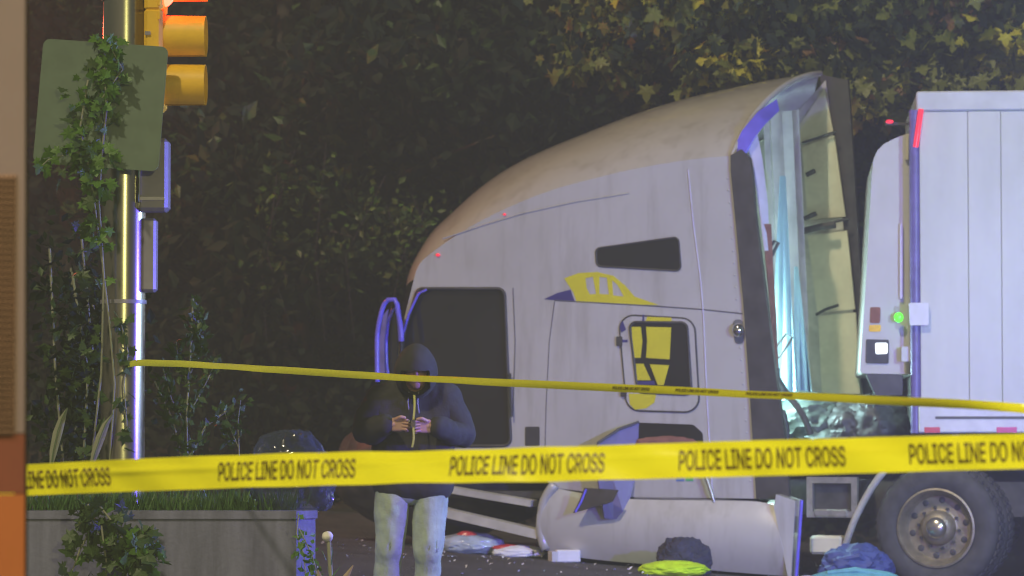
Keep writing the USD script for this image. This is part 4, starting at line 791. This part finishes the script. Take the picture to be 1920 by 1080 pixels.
# hood: a shell open to the front, pulled low
hd = trimesh.creation.icosphere(subdivisions=4); v = hd.vertices.copy(); keep = ~((v[:, 1] < -0.50) & (v[:, 2] < -0.02) & (v[:, 2] > -0.93) & (abs(v[:, 0]) < 0.62))
hd.update_faces(keep[hd.faces].all(1)); v = hd.vertices.copy(); v[:, 0] *= 1 - .10 * np.clip(v[:, 2], 0, 1)
v[:, 1] -= 0.25 * np.clip(-v[:, 1], 0, 1) * np.clip(v[:, 2] + .3, 0, 1)
hd.vertices = v * [.134, .178, .168] * (1 + .05 * np.asarray(meshkit.fbm(v * 2.2)))[:, None] + head + np.array([0, .01, .0])
hin = hd.copy(); hin.vertices = (hin.vertices - head) * .95 + head; hin.invert()
obj('hood', cat(hd, hin), M['hoodie'], pe, smooth=True)
tp_ = [hullof([(hipL + np.array([0, 0, .03]), .108, U), (hipR + np.array([0, 0, .03]), .108, U), (hipL + np.array([0, 0, -.03]), .10, U), (hipR + np.array([0, 0, -.03]), .10, U)])]
for h_, k_, a_ in ((hipL, knL, anL), (hipR, knR, anR)): tp_ += chain([(h_ + np.array([0, 0, -.02]), .094), (k_ + np.array([0, -.005, .03]), .068), (k_ + np.array([.0, .012, -.035]), .062), (a_ + np.array([0, .0, .15]), .066), (a_ + np.array([0, 0, .0]), .066)])
obj('trousers', fuse(tp_, 0.013, 10, 0.05, 9.0), M['jeans'], pe, smooth=True)
for a_ in (anL, anR):
    obj('shoe', fuse([hullof([(a_ + np.array([0, .03, -.04]), .048, U), (a_ + np.array([0, -.16, -.055]), .035, (1.4, 1, 1)), (a_ + np.array([0, .03, .01]), .045, U)])], .015, 6), M['shoe'], pe, smooth=True)
sp = thing('yellow_strap', 'thin yellow strap hanging from the hands of the person', 'strap', pb0 + J(779, 742, -.28))
ss = [J(x, y, w) - J(779, 742, -.28) for x, y, w in ((779, 742, -.28), (780, 760, -.31), (778, 795, -.345), (779, 820, -.36), (776, 838, -.36))]
sc_ = smooth_curve(ss, 14); obj('ribbon', grid(np.stack([sc_ + np.array([-.006, 0, 0]), sc_ + np.array([.006, .006, 0])], 1), .003), M['leaf_gold'], sp); obj('clip', box(ss[2], (.03, .02, .05), bevel=.005), M['chrome'], sp)

# ------------------------------------------------------------------ police tapes
def tape(name, label, pts, half, prof, twist, words, hfrac, wlen, wpx_scale=None, crease=None):
    """pts: centre line (n,3), half: half widths in metres; prof(u,v): push towards the camera; words: start lengths along the tape."""
    C_ = smooth_curve(pts, 260); d = np.r_[0, np.cumsum(np.linalg.norm(np.diff(C_, axis=0), axis=1))]; Lt = d[-1]
    hw_ = lambda s: np.interp(s, d, smooth_curve(np.array(half)[:, None], 260)[:, 0])
    def at(s, v, out):
        s = np.asarray(s, float); c_ = np.stack([np.interp(s, d, C_[:, k]) for k in range(3)], -1); a = twist(s / Lt)
        T_ = (C_[-1] - C_[0]) / np.linalg.norm(C_[-1] - C_[0]); up0 = np.array([0, 0, 1.0]) - T_ * T_[2]; up0 /= np.linalg.norm(up0); n0 = np.cross(T_, up0); n0 = n0 if n0[1] < 0 else -n0
        up = np.cos(a)[..., None] * up0 + np.sin(a)[..., None] * n0; nn = np.cos(a)[..., None] * n0 - np.sin(a)[..., None] * up0
        return c_ + up * (v * hw_(s))[..., None] + nn * (prof(s / Lt, v) + out)[..., None]
    s, v = np.meshgrid(np.linspace(0, Lt, 400), np.linspace(-1, 1, 15), indexing='ij')
    g = at(s, v, np.zeros_like(s)); m = grid(g[:, ::-1])
    t = thing(name, label, 'tape', C_[0]); m.apply_translation(-C_[0]); obj('ribbon', m, M['tape'], t, smooth=60)
    for s0 in words:
        tx = meshkit.text_mesh('POLICE LINE DO NOT CROSS', 1.0, 0.002, bold=True); tx = trimesh.Trimesh(*trimesh.remesh.subdivide_to_size(tx.vertices, tx.faces, 0.35), process=False)
        w = tx.vertices; w0 = w[:, 0].max(); xs = s0 + w[:, 0] / w0 * wlen
        if xs.max() < 0 or s0 > Lt: continue
        o = 0.0014 + 0.0008 * (w[:, 2] > w[:, 2].mean()); p = at(np.clip(xs, 0, Lt), (w[:, 1] - 0.5) * 2 * hfrac, o)
        obj('lettering', trimesh.Trimesh(p - C_[0], tx.faces, process=False), M['ink'], t)
    return C_, d
pix = [(-160, 909, 7.9), (50, 900, 7.75), (225, 892, 7.6), (540, 881, 7.35), (1000, 871, 7.1), (1500, 857, 6.9), (1920, 846, 6.8), (2200, 840, 6.75)]
half = [h * d / F for h, d in zip((28, 28.5, 29.5, 32, 34, 34, 33, 32.5), [p[2] for p in pix])]
cpts = np.array([P(*p) for p in pix]); C_ = smooth_curve(cpts, 260)
proj = np.array([960 + F * c_[0] / (c_[1] * cosP + (c_[2] - 1.25) * sinP) for c_ in C_]); dl = np.r_[0, np.cumsum(np.linalg.norm(np.diff(C_, axis=0), axis=1))]
wl_ = [float(np.interp(x, proj, dl)) for x in (-20, 410, 843, 1272, 1703)]; wlen = float(np.interp(667, proj, dl) - np.interp(410, proj, dl))
fold = lambda u, v: 0.0065 * np.exp(-((v - (0.25 - 0.3 * (u < 0)) ) / 0.16) ** 2) * np.clip(1.25 - 1.6 * u, 0.15, 1) + 0.0025 * np.sin(u * 37) * v + 0.002 * np.sin(u * 90 + v * 2)
tape('police_tape', 'wide yellow police tape with large black lettering across the foreground', cpts, half, fold, lambda u: 0.26 * np.sin(u * 9 + 0.5) - 0.16, wl_, 0.54, wlen)
pix = [(-0, 0, 0)]
pxs = np.array([238, 255, 300, 500, 720, 1000, 1300, 1600, 1920, 2150]); pys = np.array([684, 681, 681, 692, 706, 720, 734, 748, 766, 780]); dd = 1 / np.interp(pxs, [238, 1920], [1 / 17.52, 1 / 7.6])
cpts = np.array([P(x, y, d_) for x, y, d_ in zip(pxs, pys, dd)]); half = np.interp(pxs, [238, 300, 700, 1920, 2150], [6, 6, 7.5, 8.8, 9]) * dd / F
C_ = smooth_curve(cpts, 260); proj = np.array([960 + F * c_[0] / (c_[1] * cosP + (c_[2] - 1.25) * sinP) for c_ in C_]); dl = np.r_[0, np.cumsum(np.linalg.norm(np.diff(C_, axis=0), axis=1))]
wl_ = [float(np.interp(x, proj, dl)) for x in (470, 740, 1020, 1150, 1270, 1400, 1620, 1830)]
tape('police_tape', 'thin twisted yellow police tape tied to the signal pole, higher one', cpts, half, lambda u, v: 0.0035 * (1 - v ** 2) + 0.002 * np.sin(u * 60), lambda u: 0.28 * np.sin(u * 21) - 0.30, wl_[3:6], 0.34, 0.34)

# ------------------------------------------------------------------ lit partition panel at the left edge
YL = 5.6
def Q(px, py): return P(px, py, YL)
xe = float(Q(44, 300)[0]); x0 = xe - 0.55; zt0, zt1, zt2, zb = 2.35, float(Q(20, 328)[2]), float(Q(20, 812)[2]), 0.0; zo = float(Q(20, 925)[2])
pn = thing('partition_panel', 'mauve and orange lit partition panel with a brown lattice at the left edge', 'partition', (xe, YL, 0))
lean = lambda z: float(Q(45 + 6 * (Q(0, 0)[2] - z) / (Q(0, 0)[2] - Q(0, 1080)[2]), 500)[0]) - xe
def strip(za, zb_, xa, inset, y, t):
    t = min(t, .006); p = [(xa, za), (lean(za) - inset, za), (lean(zb_) - inset, zb_), (xa, zb_)]; m = trimesh.creation.extrude_polygon(Polygon(p), t); v = m.vertices; m.vertices = np.column_stack([v[:, 0], y + v[:, 2], v[:, 1]]); m.fix_normals(); return m
obj('upper_sheet', strip(zt2, zt0, -.55, .0015, 0, .03), M['panel_up'], pn); obj('red_sheet', strip(zo, zt2 - .002, -.55, .0015, 0, .03), M['panel_red'], pn); obj('glowing_sheet', strip(zb, zo - .002, -.55, .0015, 0, .03), M['panel_glow'], pn)
obj('edge_strip', strip(zb, zt0, -.001 - .012, -.0025, .0065, .004), M['panel_edge'], pn)
gx1 = float(Q(31, 500)[0]) - xe; obj('lattice_backing', box(((gx1 - .5) / 2, -.002, (zt1 + zt2) / 2), (gx1 + .5, .003, zt1 - zt2)), M['panel_back'], pn)
bars = []; px_m = YL / F
for i in range(int((zt1 - zt2) / (11.6 * px_m)) + 1):
    bars.append(box(((gx1 - .5) / 2, -.007, zt2 + i * 11.6 * px_m), (gx1 + .5, .006, 5.0 * px_m)))
for i in range(50):
    bars.append(box((gx1 - .002 - i * 8.5 * px_m, -.006, (zt1 + zt2) / 2), (3.2 * px_m, .003, zt1 - zt2)))
obj('lattice', cat(bars), M['panel_grid'], pn, kind='stuff')

# ------------------------------------------------------------------ masts added to carry the unseen lamps outside the picture
def mast(name, label, loc, mt):
    t = thing(name, label, 'lamp mast', (loc[0], loc[1], gz(loc[0], loc[1])))
    h_ = loc[2] - gz(loc[0], loc[1]); obj('mast_pole', cyl((.0, .25, 0), (.0, .25, h_ + .1), .03, 12), M['dark'], t); obj('mast_foot', box((0, .25, .03), (.7, .7, .06)), M['dark'], t); obj('lamp_arm', cyl((0, .25, h_ + .1), (0, 0.0, h_ + .22), .02, 8), M['dark'], t)
mast('added_flood_mast', 'added mast for the unseen cold white floodlight beside the trailer', FLOOD, None)
mast('added_beacon_mast', 'added short mast for the unseen blue warning beacon', BEACON, None); mast('added_red_beacon_mast', 'added mast for the unseen red warning beacon left of the wreck', REDB, None); mast('added_lamp_stand', 'added stand for the unseen warm fill lamp beside the camera', TAPE_FILL, None)
